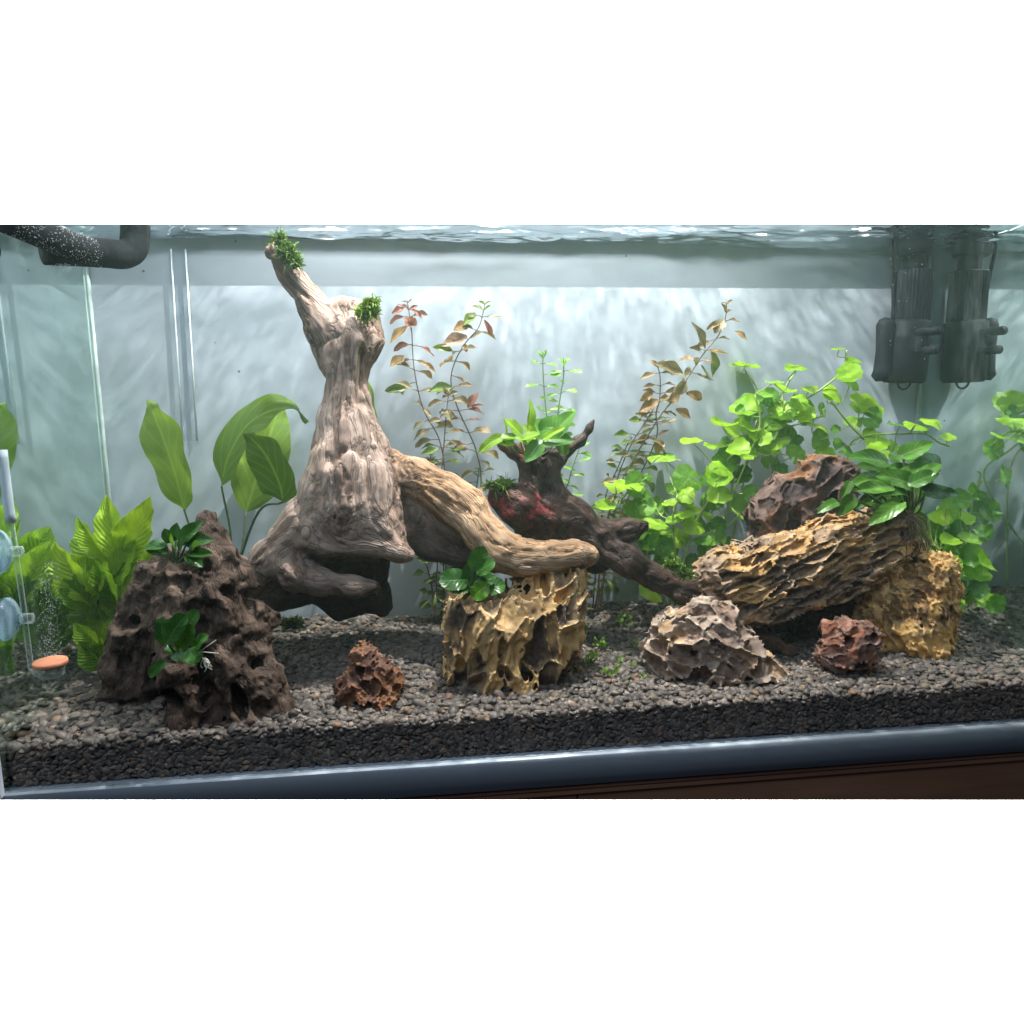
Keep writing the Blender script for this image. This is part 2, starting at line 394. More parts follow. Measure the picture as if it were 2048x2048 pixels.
for j in range(ny):
    for x in xs: V.append((x, front_y(x)+(DB-.0008-front_y(x))*j/(ny-1), ZW))
V = np.array(V); P = V.copy(); P[:, 0] *= 28; P[:, 1] *= 75; P[:, 2] = 0
fade = np.clip((V[:, 1]-front_y(V[:, 0]))/.022, 0, 1)
V[:, 2] += (fbm(P, 3, 3)*.0022+fbm(P*.35, 2, 9)*.0042)*fade
Fc = [(j*nx+i, j*nx+i+1, (j+1)*nx+i+1, (j+1)*nx+i) for j in range(ny-1) for i in range(nx-1)]
o = mesh_obj('water_surface', V, Fc, m_surf); props(o, 'rippled underside of the water surface along the top', 'water surface', kind='structure')

# cabinet under the tank: rounded grey rail, moulding and brown panel
m_rail, nt, b = new_mat('grey_rail'); b.inputs['Base Color'].default_value = (.40, .46, .52, 1); b.inputs['Metallic'].default_value = .2
n = noise(nt, 9, 3, .5, stretch=(1, 1, 1)); nt.links.new(maprange(nt, n, .3, .7, .48, .62), b.inputs['Roughness'])
m_brown, nt, b = new_mat('brown_veneer')
n = noise(nt, 14, 5, .6, stretch=(.25, 1, 3)); nt.links.new(ramp(nt, [(.3, (.17, .080, .045)), (.7, (.28, .14, .078))], n), b.inputs['Base Color']); b.inputs['Roughness'].default_value = .5
CAB = thing('cabinet', (XL+.6, DF, ZB-.16), 'brown wooden aquarium cabinet with a rounded grey rail along its top edge', 'cabinet')
prof = [(DF+.30, -.013)]+[(DF-.006, -.0125)]
yo, zo, ra, rb = DF-.008, -.0345, .0125, .022
for k in range(15):
    a = math.pi/2*k/14; prof.append((yo-ra*math.sin(a)*.95, zo+rb*math.cos(a)))
prof += [(yo-ra*.93, -.0435), (DF-.0165, -.0450), (DF-.013, -.0458), (DF+.30, -.0458)]
V, Fc = [], []
for x in (XL-.05, XR+.05):
    for (y, z) in prof: V.append((x, y, ZB+z+.0125))
k = len(prof)
for i in range(k): Fc.append((i, (i+1) % k, k+(i+1) % k, k+i))
Fc += [tuple(range(k-1, -1, -1)), tuple(range(k, 2*k))]
o = mesh_obj('rail', V, Fc, m_rail, smooth=False)
for p_ in o.data.polygons: p_.use_smooth = len(p_.vertices) == 4
cut_by_ray_row(o, 1600, False); adopt(o, CAB)
bmv = [('moulding', (XL-.05, DF-.0165, ZB-.0385), (XR+.05, DF+.28, ZB-.0337), .0012), ('moulding', (XL-.05, DF-.0150, ZB-.0460), (XR+.05, DF+.28, ZB-.0390), .0015)]
for nm, lo, hi, bv in bmv:
    o = box(nm, lo, hi, m_brown, None, bv); cut_by_ray_row(o, 1600, False)
    if len(o.data.polygons): adopt(o, CAB)
xg = at(1155, 1600, DF-.012)[0]
for lo, hi in (((XL-.05, DF-.012, ZB-.18), (xg-.001, DF+.28, ZB-.0465)), ((xg+.001, DF-.012, ZB-.18), (XR+.05, DF+.28, ZB-.0465))):
    o = box('door_panel', lo, hi, m_brown); cut_by_ray_row(o, 1600, False)
    if len(o.data.polygons): adopt(o, CAB)
    else: bpy.data.objects.remove(o)

# ------------------------------------------------------------------ gravel
m_peb, nt, b = new_mat('river_pebble')
oi = nt.nodes.new('ShaderNodeObjectInfo')
c = ramp(nt, [(0, (.070, .061, .054)), (.35, (.112, .097, .084)), (.6, (.150, .125, .105)), (.78, (.19, .157, .128)), (.9, (.155, .122, .106)), (.965, (.24, .18, .12)), (.99, (.27, .15, .09)), (1.0, (.34, .31, .27))], oi.outputs['Random'])
n = noise(nt, 3.0, 4, .6); nt.links.new(mixc(nt, .45, c, ramp(nt, [(.3, (.5, .5, .5)), (.7, (1, 1, 1))], n), 'MULTIPLY'), b.inputs['Base Color'])
b.inputs['Roughness'].default_value = .5; b.inputs['Specular IOR Level'].default_value = .35
m_bed = simple('gravel_bed', (.018, .017, .016), .9)
nxg, nyg = 60, 16; V = []
for j in range(nyg):
    for i in range(nxg):
        x = XL+.0015+(1.197)*i/(nxg-1); y = DF+.006+(DB-DF-.007)*j/(nyg-1); V.append((x, y, gz(x, y)-.006))
Fc = [(j*nxg+i, j*nxg+i+1, (j+1)*nxg+i+1, (j+1)*nxg+i) for j in range(nyg-1) for i in range(nxg-1)]
k = len(V)
for i in range(nxg): V.append((V[i][0], DF+.006, ZB+.0008))
Fc += [(k+i, k+i+1, i+1, i) for i in range(nxg-1)]
BED = mesh_obj('gravel', V, Fc, m_bed); props(BED, 'dark grey pebble bed covering the tank floor', 'gravel', kind='structure')
def pebble_shape(i):
    r = np.random.RandomState(100+i); V, Fc = ico(3 if i < 100 else 2); V = V.copy()
    V = np.sign(V)*np.abs(V)**.92
    d = 1+.07*fbm(V*1.1+i*7.7, 2, i); V = V*d[:, None]; V[:, 0] *= 1+.25*V[:, 1]*r.uniform(-1, 1)
    return V, Fc
PEB = []
for i in range(10):
    V, Fc = pebble_shape(i); V2, F2 = V, Fc
    me = bpy.data.meshes.new('pebble'); me.from_pydata([tuple(v) for v in V], [], Fc); me.polygons.foreach_set('use_smooth', np.ones(len(Fc), bool)); me.materials.append(m_peb); PEB.append(me)
rs = np.random.RandomState(5); pts = []
def size(): 
    s = rs.lognormal(0, .2); return np.array([.0047, .0035, .00235])*s*np.array([rs.uniform(.85, 1.25), rs.uniform(.85, 1.2), rs.uniform(.8, 1.3)])
def mound(x, y):
    return .004*math.sin(x*9+1)*math.sin(y*15)+.002*math.sin(x*31+y*22)
sp = .0052
for layer in (0, 1, 2):
    for i in range(int(1.196/sp)):
        for j in range(int((DB-DF-.006)/(sp*.9))):
            x = XL+.002+(i+rs.rand())*sp; y = DF+.004+(j+rs.rand())*sp*.9
            if y > DB-.003 or x > XR-.003 or (layer == 2 and rs.rand() < .55): continue
            s = size(); t = .38 if layer < 2 else .6
            pts.append((x, max(y, DF+.0005+s[0]*.75), gz(x, y)+mound(x, y)*min(1, (y-DF)/.03)-.0055+layer*.0030+rs.uniform(-.0012, .0012), rs.normal(0, t*.6), rs.normal(0, t*.6), rs.uniform(0, 6.28), *s, layer))
spf = .0050
for layer in (0, 1):
    for i in range(int(1.196/spf)):
        for j in range(int(.048/(spf*.78))):
            x = XL+.003+(i+rs.rand())*spf; z = ZB+.001+(j+rs.rand())*spf*.78
            if z > gz(x, DF)-.001 or x > XR-.003: continue
            s = size(); yaw = rs.uniform(0, 6.28)                    # stacked flat, many pressed against the glass
            if rs.rand() < .42: rx, ry, rz = math.pi/2+rs.normal(0, .35), rs.uniform(0, 6.28), rs.normal(0, .3); off = s[2]*1.25
            else: rx, ry, rz = rs.normal(0, .35), rs.normal(0, .45), yaw; off = max(s[0]*abs(math.sin(yaw)), s[1]*abs(math.cos(yaw)))*1.05
            pts.append((x, DF+.0006+off+layer*.0022, z, rx, ry, rz, *s, 2-layer*2))
pts = np.array(pts)
# the pebbles that show largest are objects of their own
px = (F_PX*((pts[:, :3]-EYE)@RT)/((pts[:, :3]-EYE)@FWD))+1024; py = 1024-F_PX*((pts[:, :3]-EYE)@UP)/((pts[:, :3]-EYE)@FWD)
area = pts[:, 6]*pts[:, 7]/((pts[:, :3]-EYE)@FWD)**2
area[(px < 30) | (px > 2030) | (py > 1570) | (pts[:, 9] < 2)] = 0
area[(pts[:, 2] < ZB+.006)] = 0
big = np.argsort(-area)[:300]
for i in big:
    p = pts[i]; o = bpy.data.objects.new('pebble', PEB[i % 10]); COL.objects.link(o); o.parent = BED
    o.location = p[:3]; o.rotation_euler = p[3:6]; o.scale = p[6:9]
rest = np.delete(pts, big, 0)
me = bpy.data.meshes.new('pebbles'); me.vertices.add(len(rest)); me.vertices.foreach_set('co', rest[:, :3].astype(np.float32).ravel())
for nm, a in (('rot', rest[:, 3:6]), ('scl', rest[:, 6:9])):
    t = me.attributes.new(nm, 'FLOAT_VECTOR', 'POINT'); t.data.foreach_set('vector', a.astype(np.float32).ravel())
t = me.attributes.new('idx', 'INT', 'POINT'); t.data.foreach_set('value', rs.randint(0, 6, len(rest)).astype(np.int32))
PO = bpy.data.objects.new('loose_pebbles', me); COL.objects.link(PO); PO.parent = BED; PO['kind'] = 'stuff'
ng = bpy.data.node_groups.new('pebble_scatter', 'GeometryNodeTree')
ng.interface.new_socket('Geometry', in_out='INPUT', socket_type='NodeSocketGeometry'); ng.interface.new_socket('Geometry', in_out='OUTPUT', socket_type='NodeSocketGeometry')
gi, go = ng.nodes.new('NodeGroupInput'), ng.nodes.new('NodeGroupOutput')
iop = ng.nodes.new('GeometryNodeInstanceOnPoints'); g2i = ng.nodes.new('GeometryNodeGeometryToInstance')
for i in range(6):
    ic = ng.nodes.new('GeometryNodeMeshIcoSphere'); ic.inputs['Radius'].default_value = 1; ic.inputs['Subdivisions'].default_value = 3
    sp_n = ng.nodes.new('GeometryNodeSetPosition'); nz = ng.nodes.new('ShaderNodeTexNoise'); nz.noise_dimensions = '4D'; nz.inputs['W'].default_value = i*5.3; nz.inputs['Scale'].default_value = .75; nz.inputs['Detail'].default_value = 1
    vm = ng.nodes.new('ShaderNodeVectorMath'); vm.operation = 'MULTIPLY_ADD'; vm.inputs[1].default_value = (.26, .26, .26); vm.inputs[2].default_value = (-.13, -.13, -.13)
    ng.links.new(nz.outputs['Color'], vm.inputs[0]); ng.links.new(vm.outputs[0], sp_n.inputs['Offset'])
    ng.links.new(ic.outputs[0], sp_n.inputs['Geometry']); ssm = ng.nodes.new('GeometryNodeSetShadeSmooth'); ng.links.new(sp_n.outputs[0], ssm.inputs[0]); ng.links.new(ssm.outputs[0], g2i.inputs[0])
def named(n_, ty):
    a = ng.nodes.new('GeometryNodeInputNamedAttribute'); a.data_type = ty; a.inputs[0].default_value = n_; return a.outputs['Attribute']
ng.links.new(gi.outputs[0], iop.inputs['Points']); ng.links.new(g2i.outputs[0], iop.inputs['Instance']); iop.inputs['Pick Instance'].default_value = True
ng.links.new(named('idx', 'INT'), iop.inputs['Instance Index'])
e2r = ng.nodes.new('FunctionNodeEulerToRotation'); ng.links.new(named('rot', 'FLOAT_VECTOR'), e2r.inputs[0]); ng.links.new(e2r.outputs[0], iop.inputs['Rotation'])
ng.links.new(named('scl', 'FLOAT_VECTOR'), iop.inputs['Scale'])
sm_ = ng.nodes.new('GeometryNodeSetMaterial'); sm_.inputs['Material'].default_value = m_peb
ng.links.new(iop.outputs[0], sm_.inputs[0]); ng.links.new(sm_.outputs[0], go.inputs[0])
md = PO.modifiers.new('scatter', 'NODES'); md.node_group = ng; me.materials.append(m_peb)
# ------------------------------------------------------------------ driftwood
def wood_mat(name, tones, rough=.75, patch=None):
    """tones: two colour triples (dark, mid, light) mixed by the attribute 'tone'"""
    m, nt, b = new_mat(name)
    g = attr(nt, 'grain'); n2 = noise(nt, 11, 3, .6)
    ga = nt.nodes.new('ShaderNodeAttribute'); ga.attribute_name = 'gc'
    def gn(sc, det, ro):
        q = nt.nodes.new('ShaderNodeTexNoise'); q.inputs['Scale'].default_value = sc; q.inputs['Detail'].default_value = det; q.inputs['Roughness'].default_value = ro; q.inputs['Distortion'].default_value = .35
        nt.links.new(ga.outputs['Vector'], q.inputs['Vector']); return q.outputs[0]
    n = gn(260, 5, .72); fine = gn(620, 4, .7)
    crack = math_(nt, 'POWER', maprange(nt, math_(nt, 'ABSOLUTE', math_(nt, 'SUBTRACT', gn(105, 3, .6), .5)), 0, .055, 1, 0), 1.5)
    g = math_(nt, 'ADD', math_(nt, 'MULTIPLY', g, .62), math_(nt, 'MULTIPLY_ADD', n, 1.1, -.55)); g = math_(nt, 'ADD', g, math_(nt, 'MULTIPLY_ADD', n2, .5, -.25)); g = math_(nt, 'MULTIPLY_ADD', g, .5, .5)
    cs = [ramp(nt, [(.18, t[0]), (.46, t[1]), (.80, t[2])], g) for t in tones]
    c = cs[0] if len(cs) == 1 else mixc(nt, attr(nt, 'tone'), cs[0], cs[1])
    if patch: c = mixc(nt, math_(nt, 'MULTIPLY', maprange(nt, noise(nt, 26, 5, .65), .53, .60), maprange(nt, attr(nt, 'tone'), .38, .75, 0, 1)), c, patch)
    c = mixc(nt, maprange(nt, attr(nt, 'tone'), 0, -1, 0, .95), c, tuple(.38*v for v in tones[0][0]))  # negative tone: tannin-dark underside, deepened with shade put into the colour
    c = mixc(nt, math_(nt, 'MULTIPLY', crack, .5), c, tones[0][0])
    nt.links.new(c, b.inputs['Base Color']); b.inputs['Roughness'].default_value = rough; b.inputs['Specular IOR Level'].default_value = .25
    bump(nt, b, math_(nt, 'SUBTRACT', math_(nt, 'ADD', math_(nt, 'MULTIPLY', fine, .7), math_(nt, 'MULTIPLY', n, 1.3)), math_(nt, 'MULTIPLY', crack, .9)), .6, .0018)
    return m
def wood(name, label, chains, mat, h=.002, k=.014, lumps=((24, .006), (75, .0022)), grain=(170, 9, .0016), holes=(), blobs=(), ridge=.0022, flute=(52, 7, .004), facet=None, pits=None, group=None, parent=None, seed=0, floor=True):
    """chains: lists of (px, py, radius in px, depth) ; the last item of a chain may be its tone"""
    segs, pts = [], []
    for ci, ch in enumerate(chains):
        tone = 0.0
        if not hasattr(ch[-1], '__len__'): tone, ch = ch[-1], ch[:-1]
        P = [at(c[0], c[1], c[3]) for c in ch]; Rr = [c[2]*c[3]/F_PX for c in ch]; s = 0
        for i in range(len(P)-1):
            L = np.linalg.norm(P[i+1]-P[i]); segs.append((P[i], P[i+1], Rr[i], Rr[i+1], s, tone, ci)); s += L
        pts += [p-r for p, r in zip(P, Rr)]+[p+r for p, r in zip(P, Rr)]
    pts = np.array(pts); lo, hi = pts.min(0)-.02, pts.max(0)+.02
    S = Solid(lo, hi, h)
    for a, b_, ra, rb_, *_ in segs: S.cone(a, b_, ra, rb_, k)
    for (px, py, Y, rx, rz, ry, ang) in blobs: S.ell(at(px, py, Y), np.array([rx, ry, rz])*Y/F_PX, rot2(ang), k)
    def lump(P):
        d = 0
        for q, (f, a) in enumerate(lumps): d = d+a*fbm(P*f, 2, seed+q*7)
        if facet:
            q = P*np.array([facet[0], facet[0], facet[1]])+np.stack([fbm(P*14+i*4.4, 2, seed+90+i) for i in range(3)], 1)*.35
            f1, f2, cid = worley(q, seed+4); d = d-facet[2]*(np.clip((f2-f1)*1.6, 0, 1)**.7-.5)*(.6+.8*cid)*(facet[3](P) if len(facet) > 3 else 1)
        if pits:
            f, a, th = pits; f1, f2, cid = worley(P*f, seed+3); d = d+a*np.clip(1-f1/th, 0, 1)*(cid > .45)
        return d
    S.band(lump, .02)
    for (px, py, Y, rx, rz, ry, ang) in holes: S.ell(at(px, py, Y), np.array([rx, ry, rz])*Y/F_PX, rot2(ang), .005, 'sub')
    V, Q = S.mesh()
    D = np.full((len(segs), len(V)), 9.0, np.float32)
    for i, (a, b_, ra, rb_, *_) in enumerate(segs):
        ab = b_-a; t = np.clip(((V-a)@ab)/(ab@ab), 0, 1); D[i] = np.sqrt(((V-a-t[:, None]*ab)**2).sum(1))-(ra+(rb_-ra)*t)
    Wt = np.exp(-(D-D.min(0))/.010); Wt[Wt < .06] = 0; Wt /= Wt.sum(0)
    gr = np.zeros(len(V)); fl = np.zeros(len(V)); gc = np.zeros((len(V), 3)); tn = np.zeros(len(V)); f, asp, amp = grain
    warp = np.stack([fbm(V*18+i*9, 2, seed+60+i) for i in range(3)], 1)*.006
    for i, (a, b_, ra, rb_, s, tone, ci) in enumerate(segs):
        m = Wt[i] > 0
        if not m.any(): continue
        t = (b_-a)/np.linalg.norm(b_-a); u = np.cross(t, [0, 1, 0.01]); u /= np.linalg.norm(u); v = np.cross(t, u); L = V[m]+warp[m]-a
        P = np.stack([L@u*f, L@v*f, (L@t+s)*f/asp+ci*5], 1)
        gr[m] += Wt[i][m]*(fbm(P, 3, seed+11)*.6+fbm(P*.3, 2, seed+12)*.7); tn[m] += Wt[i][m]*tone; gc[m] += Wt[i][m][:, None]*np.stack([L@u, L@v, (L@t+s)/grain[1]], 1)
        rl = np.clip((ra+rb_)/2/.04, .15, 1)*(1-.65*max(tone, 0)); P = np.stack([L@u*flute[0], L@v*flute[0], (L@t+s)*flute[0]/flute[1]+ci*3], 1); n_ = fbm(P, 2, seed+13); fl[m] += Wt[i][m]*rl*(n_*.6-(1-2*np.abs(fbm(P*1.3+9, 2, seed+14)))*-.4)
    crease = -ridge*np.clip(1-np.abs(gr+.25)*5, 0, 1)**2
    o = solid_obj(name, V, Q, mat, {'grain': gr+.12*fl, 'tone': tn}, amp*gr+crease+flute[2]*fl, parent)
    a = o.data.attributes.new('gc', 'FLOAT_VECTOR', 'POINT'); a.data.foreach_set('vector', gc.astype(np.float32).ravel())
    return o
def rot2(ang):
    """axes turned by ang degrees in the picture plane (anticlockwise)"""
    a = math.radians(ang); c, s = math.cos(a), math.sin(a)
    return np.array([[c, 0, s], [0, 1, 0], [-s, 0, c]])

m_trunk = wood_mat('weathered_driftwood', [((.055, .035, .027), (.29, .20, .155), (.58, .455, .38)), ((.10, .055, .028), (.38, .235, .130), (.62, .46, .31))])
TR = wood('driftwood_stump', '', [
    [(548, 494, 13, .985), (560, 515, 17, .985), (585, 553, 17, .982), (618, 610, 22, .98), (650, 660, 34, .975), (668, 720, 30, .97), 0.0],
    [(697, 622, 26, .975), (694, 690, 46, .975), (690, 745, 35, .97), (690, 790, 35, .965), (690, 850, 46, .96), (696, 900, 56, .955), (692, 960, 66, .945), (692, 1015, 70, .938), (692, 1052, 56, .935), 0.0],
    [(738, 636, 24, .985), (738, 680, 26, .985), (712, 740, 20, .985), 0.0],
    [(726, 800, 18, .965), (744, 880, 30, .965), (748, 960, 42, .95), (746, 1040, 50, .935), (768, 1078, 32, .93), (796, 1100, 18, .922), (818, 1109, 9, .92), 0.0],
    [(640, 1050, 50, .94), (690, 1058, 50, .936), (750, 1062, 44, .932), 0.0],
    [(640, 1086, 24, .926), (690, 1094, 24, .920), (745, 1096, 24, .918), (790, 1102, 16, .920), (818, 1108, 9, .922), 0.0],
    [(765, 940, 26, .95), (780, 1010, 26, .945), (790, 1070, 26, .935), 0.0],
    [(650, 900, 24, .95), (640, 980, 38, .94), (618, 1040, 46, .94), (588, 1075, 42, .945), (540, 1118, 34, .945), (500, 1158, 26, .945), (478, 1200, 24, .945), 0.1],
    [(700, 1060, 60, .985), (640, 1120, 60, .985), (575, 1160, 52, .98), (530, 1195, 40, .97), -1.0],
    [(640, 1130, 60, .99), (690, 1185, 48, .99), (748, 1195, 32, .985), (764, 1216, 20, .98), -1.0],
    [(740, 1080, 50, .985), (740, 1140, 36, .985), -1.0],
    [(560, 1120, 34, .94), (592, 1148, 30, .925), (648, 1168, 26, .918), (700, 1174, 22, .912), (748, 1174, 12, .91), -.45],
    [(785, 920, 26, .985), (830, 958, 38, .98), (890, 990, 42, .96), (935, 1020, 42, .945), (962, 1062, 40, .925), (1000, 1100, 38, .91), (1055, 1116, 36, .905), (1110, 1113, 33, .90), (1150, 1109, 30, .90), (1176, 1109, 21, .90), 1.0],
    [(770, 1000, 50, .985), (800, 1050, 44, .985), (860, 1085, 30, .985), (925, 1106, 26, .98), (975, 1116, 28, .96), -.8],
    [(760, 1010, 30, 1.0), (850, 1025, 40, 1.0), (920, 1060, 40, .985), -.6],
    ], m_trunk, h=.002, k=.012, lumps=((20, .004), (90, .0010)), grain=(210, 12, .0021), ridge=.0028, flute=(52, 10, .0045), facet=(24, 3.6, .0085, lambda P: np.clip((at(835, 1000, .95)[0]-P[:, 0])/.02, 0, 1)*np.clip((P[:, 2]-at(650, 1085, .93)[2])/.015, 0, 1)),
    holes=[(705, 1138, .888, 112, 24, 84, -3), (612, 1116, .90, 26, 15, 44, -35), (868, 1062, .93, 70, 24, 42, -22), (728, 728, .945, 13, 40, 26, 6), (656, 918, .905, 13, 19, 26, 20), (668, 1000, .884, 8, 80, 16, -8), (640, 1060, .888, 20, 36, 22, 12), (731, 930, .905, 5, 70, 20, 4), (716, 840, .915, 4, 60, 18, 3), (783, 960, .905, 7, 62, 30, 14), (650, 640, .945, 5, 30, 20, -16), (712, 1046, .878, 16, 9, 14, 0), (765, 1030, .882, 10, 22, 14, 20)], seed=3)
props(TR, 'tall pale driftwood stump with a snaking tan branch reaching right over a yellow stone', 'driftwood')

m_dark = wood_mat('dark_wet_wood', [((.008, .006, .006), (.030, .020, .017), (.085, .055, .042))], .45)
m_red = wood_mat('red_brown_wood', [((.010, .007, .006), (.035, .022, .018), (.095, .058, .042)), ((.02, .010, .008), (.060, .028, .021), (.14, .070, .050))], .5, patch=(.30, .055, .058))
W2 = wood('dark_driftwood', '', [
    [(1189, 838, 3, 1.0), (1178, 858, 5, 1.0), (1160, 881, 8, 1.0), (1130, 903, 11, 1.0), (1105, 925, 22, 1.0), (1085, 960, 30, 1.0), 0.0],
    [(994, 876, 7, 1.0), (1006, 890, 9, 1.0), (1028, 902, 10, 1.0), (1052, 920, 14, 1.0), (1075, 950, 22, 1.0), .9],
    [(1082, 930, 36, 1.0), (1085, 980, 44, 1.0), (1085, 1030, 62, 1.0), (1095, 1075, 60, 1.0), (1140, 1110, 34, 1.0), (1190, 1128, 16, 1.0), 0.2],
    [(1005, 990, 27, .975), (1040, 1010, 40, .975), (1075, 1035, 40, .975), 1.0],
    [(1110, 985, 24, .985), (1150, 1030, 32, .98), (1200, 1085, 32, .97), (1255, 1120, 27, .955), (1320, 1158, 23, .945), (1375, 1188, 21, .935), (1418, 1210, 16, .93), .22],
    [(1200, 1060, 24, .985), (1250, 1062, 20, .985), (1290, 1052, 10, .985), .3],
    [(1165, 1080, 40, .99), (1195, 1120, 22, .99), .1],
    ], m_red, h=.002, k=.012, lumps=((28, .0035), (80, .0014)), grain=(230, 8, .0016), ridge=.0024, holes=[(1120, 945, .96, 9, 40, 20, 5), (1060, 1075, .95, 30, 18, 30, 0)], seed=40)
props(W2, 'dark reddish driftwood with horn-like tips and a leg sloping down to the right', 'driftwood')

m_brown_w = wood_mat('brown_soaked_wood', [((.014, .009, .007), (.066, .043, .031), (.17, .115, .083))], .7)
W3 = wood('holey_driftwood', '', [
    [(415, 1046, 17, .90), (425, 1085, 34, .895), (430, 1140, 50, .885), (430, 1200, 62, .87), (440, 1270, 62, .86), (470, 1350, 46, .845), (520, 1440, 40, .835), .0],
    [(345, 1120, 30, .90), (360, 1180, 56, .89), (365, 1250, 66, .88), (380, 1320, 62, .86), (390, 1400, 62, .845), (380, 1455, 52, .835), .0],
    [(290, 1160, 22, .90), (285, 1210, 38, .895), (262, 1270, 42, .895), (245, 1340, 34, .89), (232, 1400, 30, .885), .0],
    [(320, 1150, 40, .905), (300, 1250, 52, .91), (285, 1330, 56, .905), (268, 1400, 50, .90), .0],
    [(455, 1110, 24, .885), (485, 1170, 24, .88), (500, 1240, 30, .875), (515, 1300, 26, .87), (535, 1370, 36, .85), (560, 1425, 26, .84), (545, 1468, 26, .835), .0],
    [(350, 1335, 40, .84), (335, 1370, 22, .835), .0],
    [(430, 1420, 50, .84), (470, 1460, 46, .835), .0],
    [(520, 1225, 24, .89), (545, 1240, 14, .89), .0],
    [(345, 1440, 34, .84), (335, 1470, 26, .838), .0],
    ], m_brown_w, h=.0019, k=.010, lumps=((30, .007), (90, .0036)), grain=(240, 5, .0015), ridge=.003, pits=(44, .016, .62),
    holes=[(484, 1394, .83, 15, 50, 60, 14), (414, 1402, .82, 9, 13, 30, -10), (333, 1188, .84, 26, 12, 30, 10), (266, 1246, .87, 12, 12, 60, 0),
           (455, 1195, .83, 12, 30, 30, 10), (292, 1385, .842, 32, 56, 62, 0), (345, 1402, .82, 26, 28, 40, 20), (492, 1215, .85, 15, 34, 50, 12), (300, 1420, .838, 38, 26, 56, 0),
           (395, 1105, .85, 16, 14, 30, 0), (430, 1250, .81, 16, 10, 26, 20), (452, 1240, .82, 22, 12, 30, -20)], seed=70)
props(W3, 'dark brown driftwood mound full of holes at the front left', 'driftwood')
V = wood('driftwood_stick', '', [[(1440, 1232, 16, .93), (1490, 1258, 16, .92), (1545, 1284, 14, .91), (1580, 1300, 9, .905), (1598, 1309, 3, .90), .4]], m_red, h=.0014, k=.006, lumps=((60, .0022),), grain=(260, 8, .0014), seed=90)
props(V, 'short splintered stick lying on the gravel under the tilted slab', 'driftwood')

# ------------------------------------------------------------------ stones
def rock_mat(name, ridge, mid, clay, dark, clay_amt=.5, rough=.8):
    m, nt, b = new_mat(name); pit = attr(nt, 'pit'); n = noise(nt, 22, 5, .65); n2 = noise(nt, 90, 5, .7); pt = attr(nt, 'patch')
    c = mixc(nt, maprange(nt, n2, .35, .68), dark, mid)
    cl = math_(nt, 'MULTIPLY', maprange(nt, math_(nt, 'ADD', pt, math_(nt, 'MULTIPLY_ADD', n, 1.2, -.6)), -.25+.5*(1-2*clay_amt), .25+.5*(1-2*clay_amt)), 1.0)
    c = mixc(nt, cl, c, clay)
    c = mixc(nt, math_(nt, 'MULTIPLY', maprange(nt, math_(nt, 'ADD', pit, math_(nt, 'MULTIPLY_ADD', n, .9, -.45)), .62, 1.0), .65), c, ridge)
    c = mixc(nt, .55, c, ramp(nt, [(.25, (.45, .42, .40)), (.6, (1, 1, 1))], n2), 'MULTIPLY')
    nt.links.new(c, b.inputs['Base Color']); b.inputs['Roughness'].default_value = rough; b.inputs['Specular IOR Level'].default_value = .3
    bump(nt, b, math_(nt, 'ADD', noise(nt, 330, 5, .72), math_(nt, 'MULTIPLY', n2, .8)), .55, .0012)
    return m
def rock(name, label, blobs, mat, h=.0016, k=.005, ang=0, cell=(30, 30, 10), amp=.010, cells2=.35, lumps=((30, .004), (110, .0014)), planes=(), holes=(), seed=0, cut=1.0, power=1.0, grow=.55, pw=3.4, pw_patch=.7):
    """blobs: (px, py, depth, rx, rz, ry, angle) ; cell: scallop size in px along and across the grain (angle ang)"""
    pts = []
    for (px, py, Y, rx, rz, ry, a) in blobs:
        c = at(px, py, Y); r = max(rx, rz, ry)*Y/F_PX; pts += [c-r, c+r]
    pts = np.array(pts); S = Solid(pts.min(0)-.012, pts.max(0)+.012, h)
    for (px, py, Y, rx, rz, ry, a) in blobs: S.ell(at(px, py, Y), np.array([rx, ry, rz])*Y/F_PX, rot2(a), k, 'add', pw)
    for (px, py, Y, n) in planes: S.plane(at(px, py, Y), np.array(n)/np.linalg.norm(n))
    Rm = rot2(ang); c0 = at(*blobs[0][:3]); sc = np.array(cell)*blobs[0][2]/F_PX
    def q_of(P):
        W = np.stack([fbm(P*26+i*5.1, 2, seed+80+i) for i in range(3)], 1)*.007
        return ((P+W-c0)@Rm.T)/sc
    def pit_of(P):
        f1, f2, cid = worley(q_of(P), seed); g1, g2, gid = worley(q_of(P)*2.3, seed+9)
        return f1, f2, cid, g1, g2, gid
    def carve(P):
        f1, f2, cid, g1, g2, gid = pit_of(P); e = np.clip((f2-f1)*2.2, 0, 1); ge = np.clip((g2-g1)*2.2, 0, 1); d = amp*(.15+.85*cid)*(.55*e**.55+.45*np.clip(1-f1*cut, 0, 1)**power*e**.3)*1.25+amp*cells2*ge**.6*(.3+.7*gid)
        for q, (f, a) in enumerate(lumps): d = d+a*fbm(P*f, 3, seed+q*5+1)
        return d-amp*grow
    S.band(carve, amp*1.3+.004)
    for (px, py, Y, rx, rz, ry, a) in holes: S.ell(at(px, py, Y), np.array([rx, ry, rz])*Y/F_PX, rot2(a), .003, 'sub')
    V, Q = S.mesh(); f1, f2, cid, g1, g2, gid = pit_of(V)
    pit = np.clip(f1*cut, 0, 1.2)*.75+.25*np.clip(g1*1.1, 0, 1)
    o = solid_obj(name, V, Q, mat, {'pit': np.clip(1-(f2-f1)*2.2, 0, 1)*.6+.4*pit, 'patch': fbm(V*20, 3, seed+33)*.8-(cid-.5)*pw_patch})
    return props(o, label, 'stone')

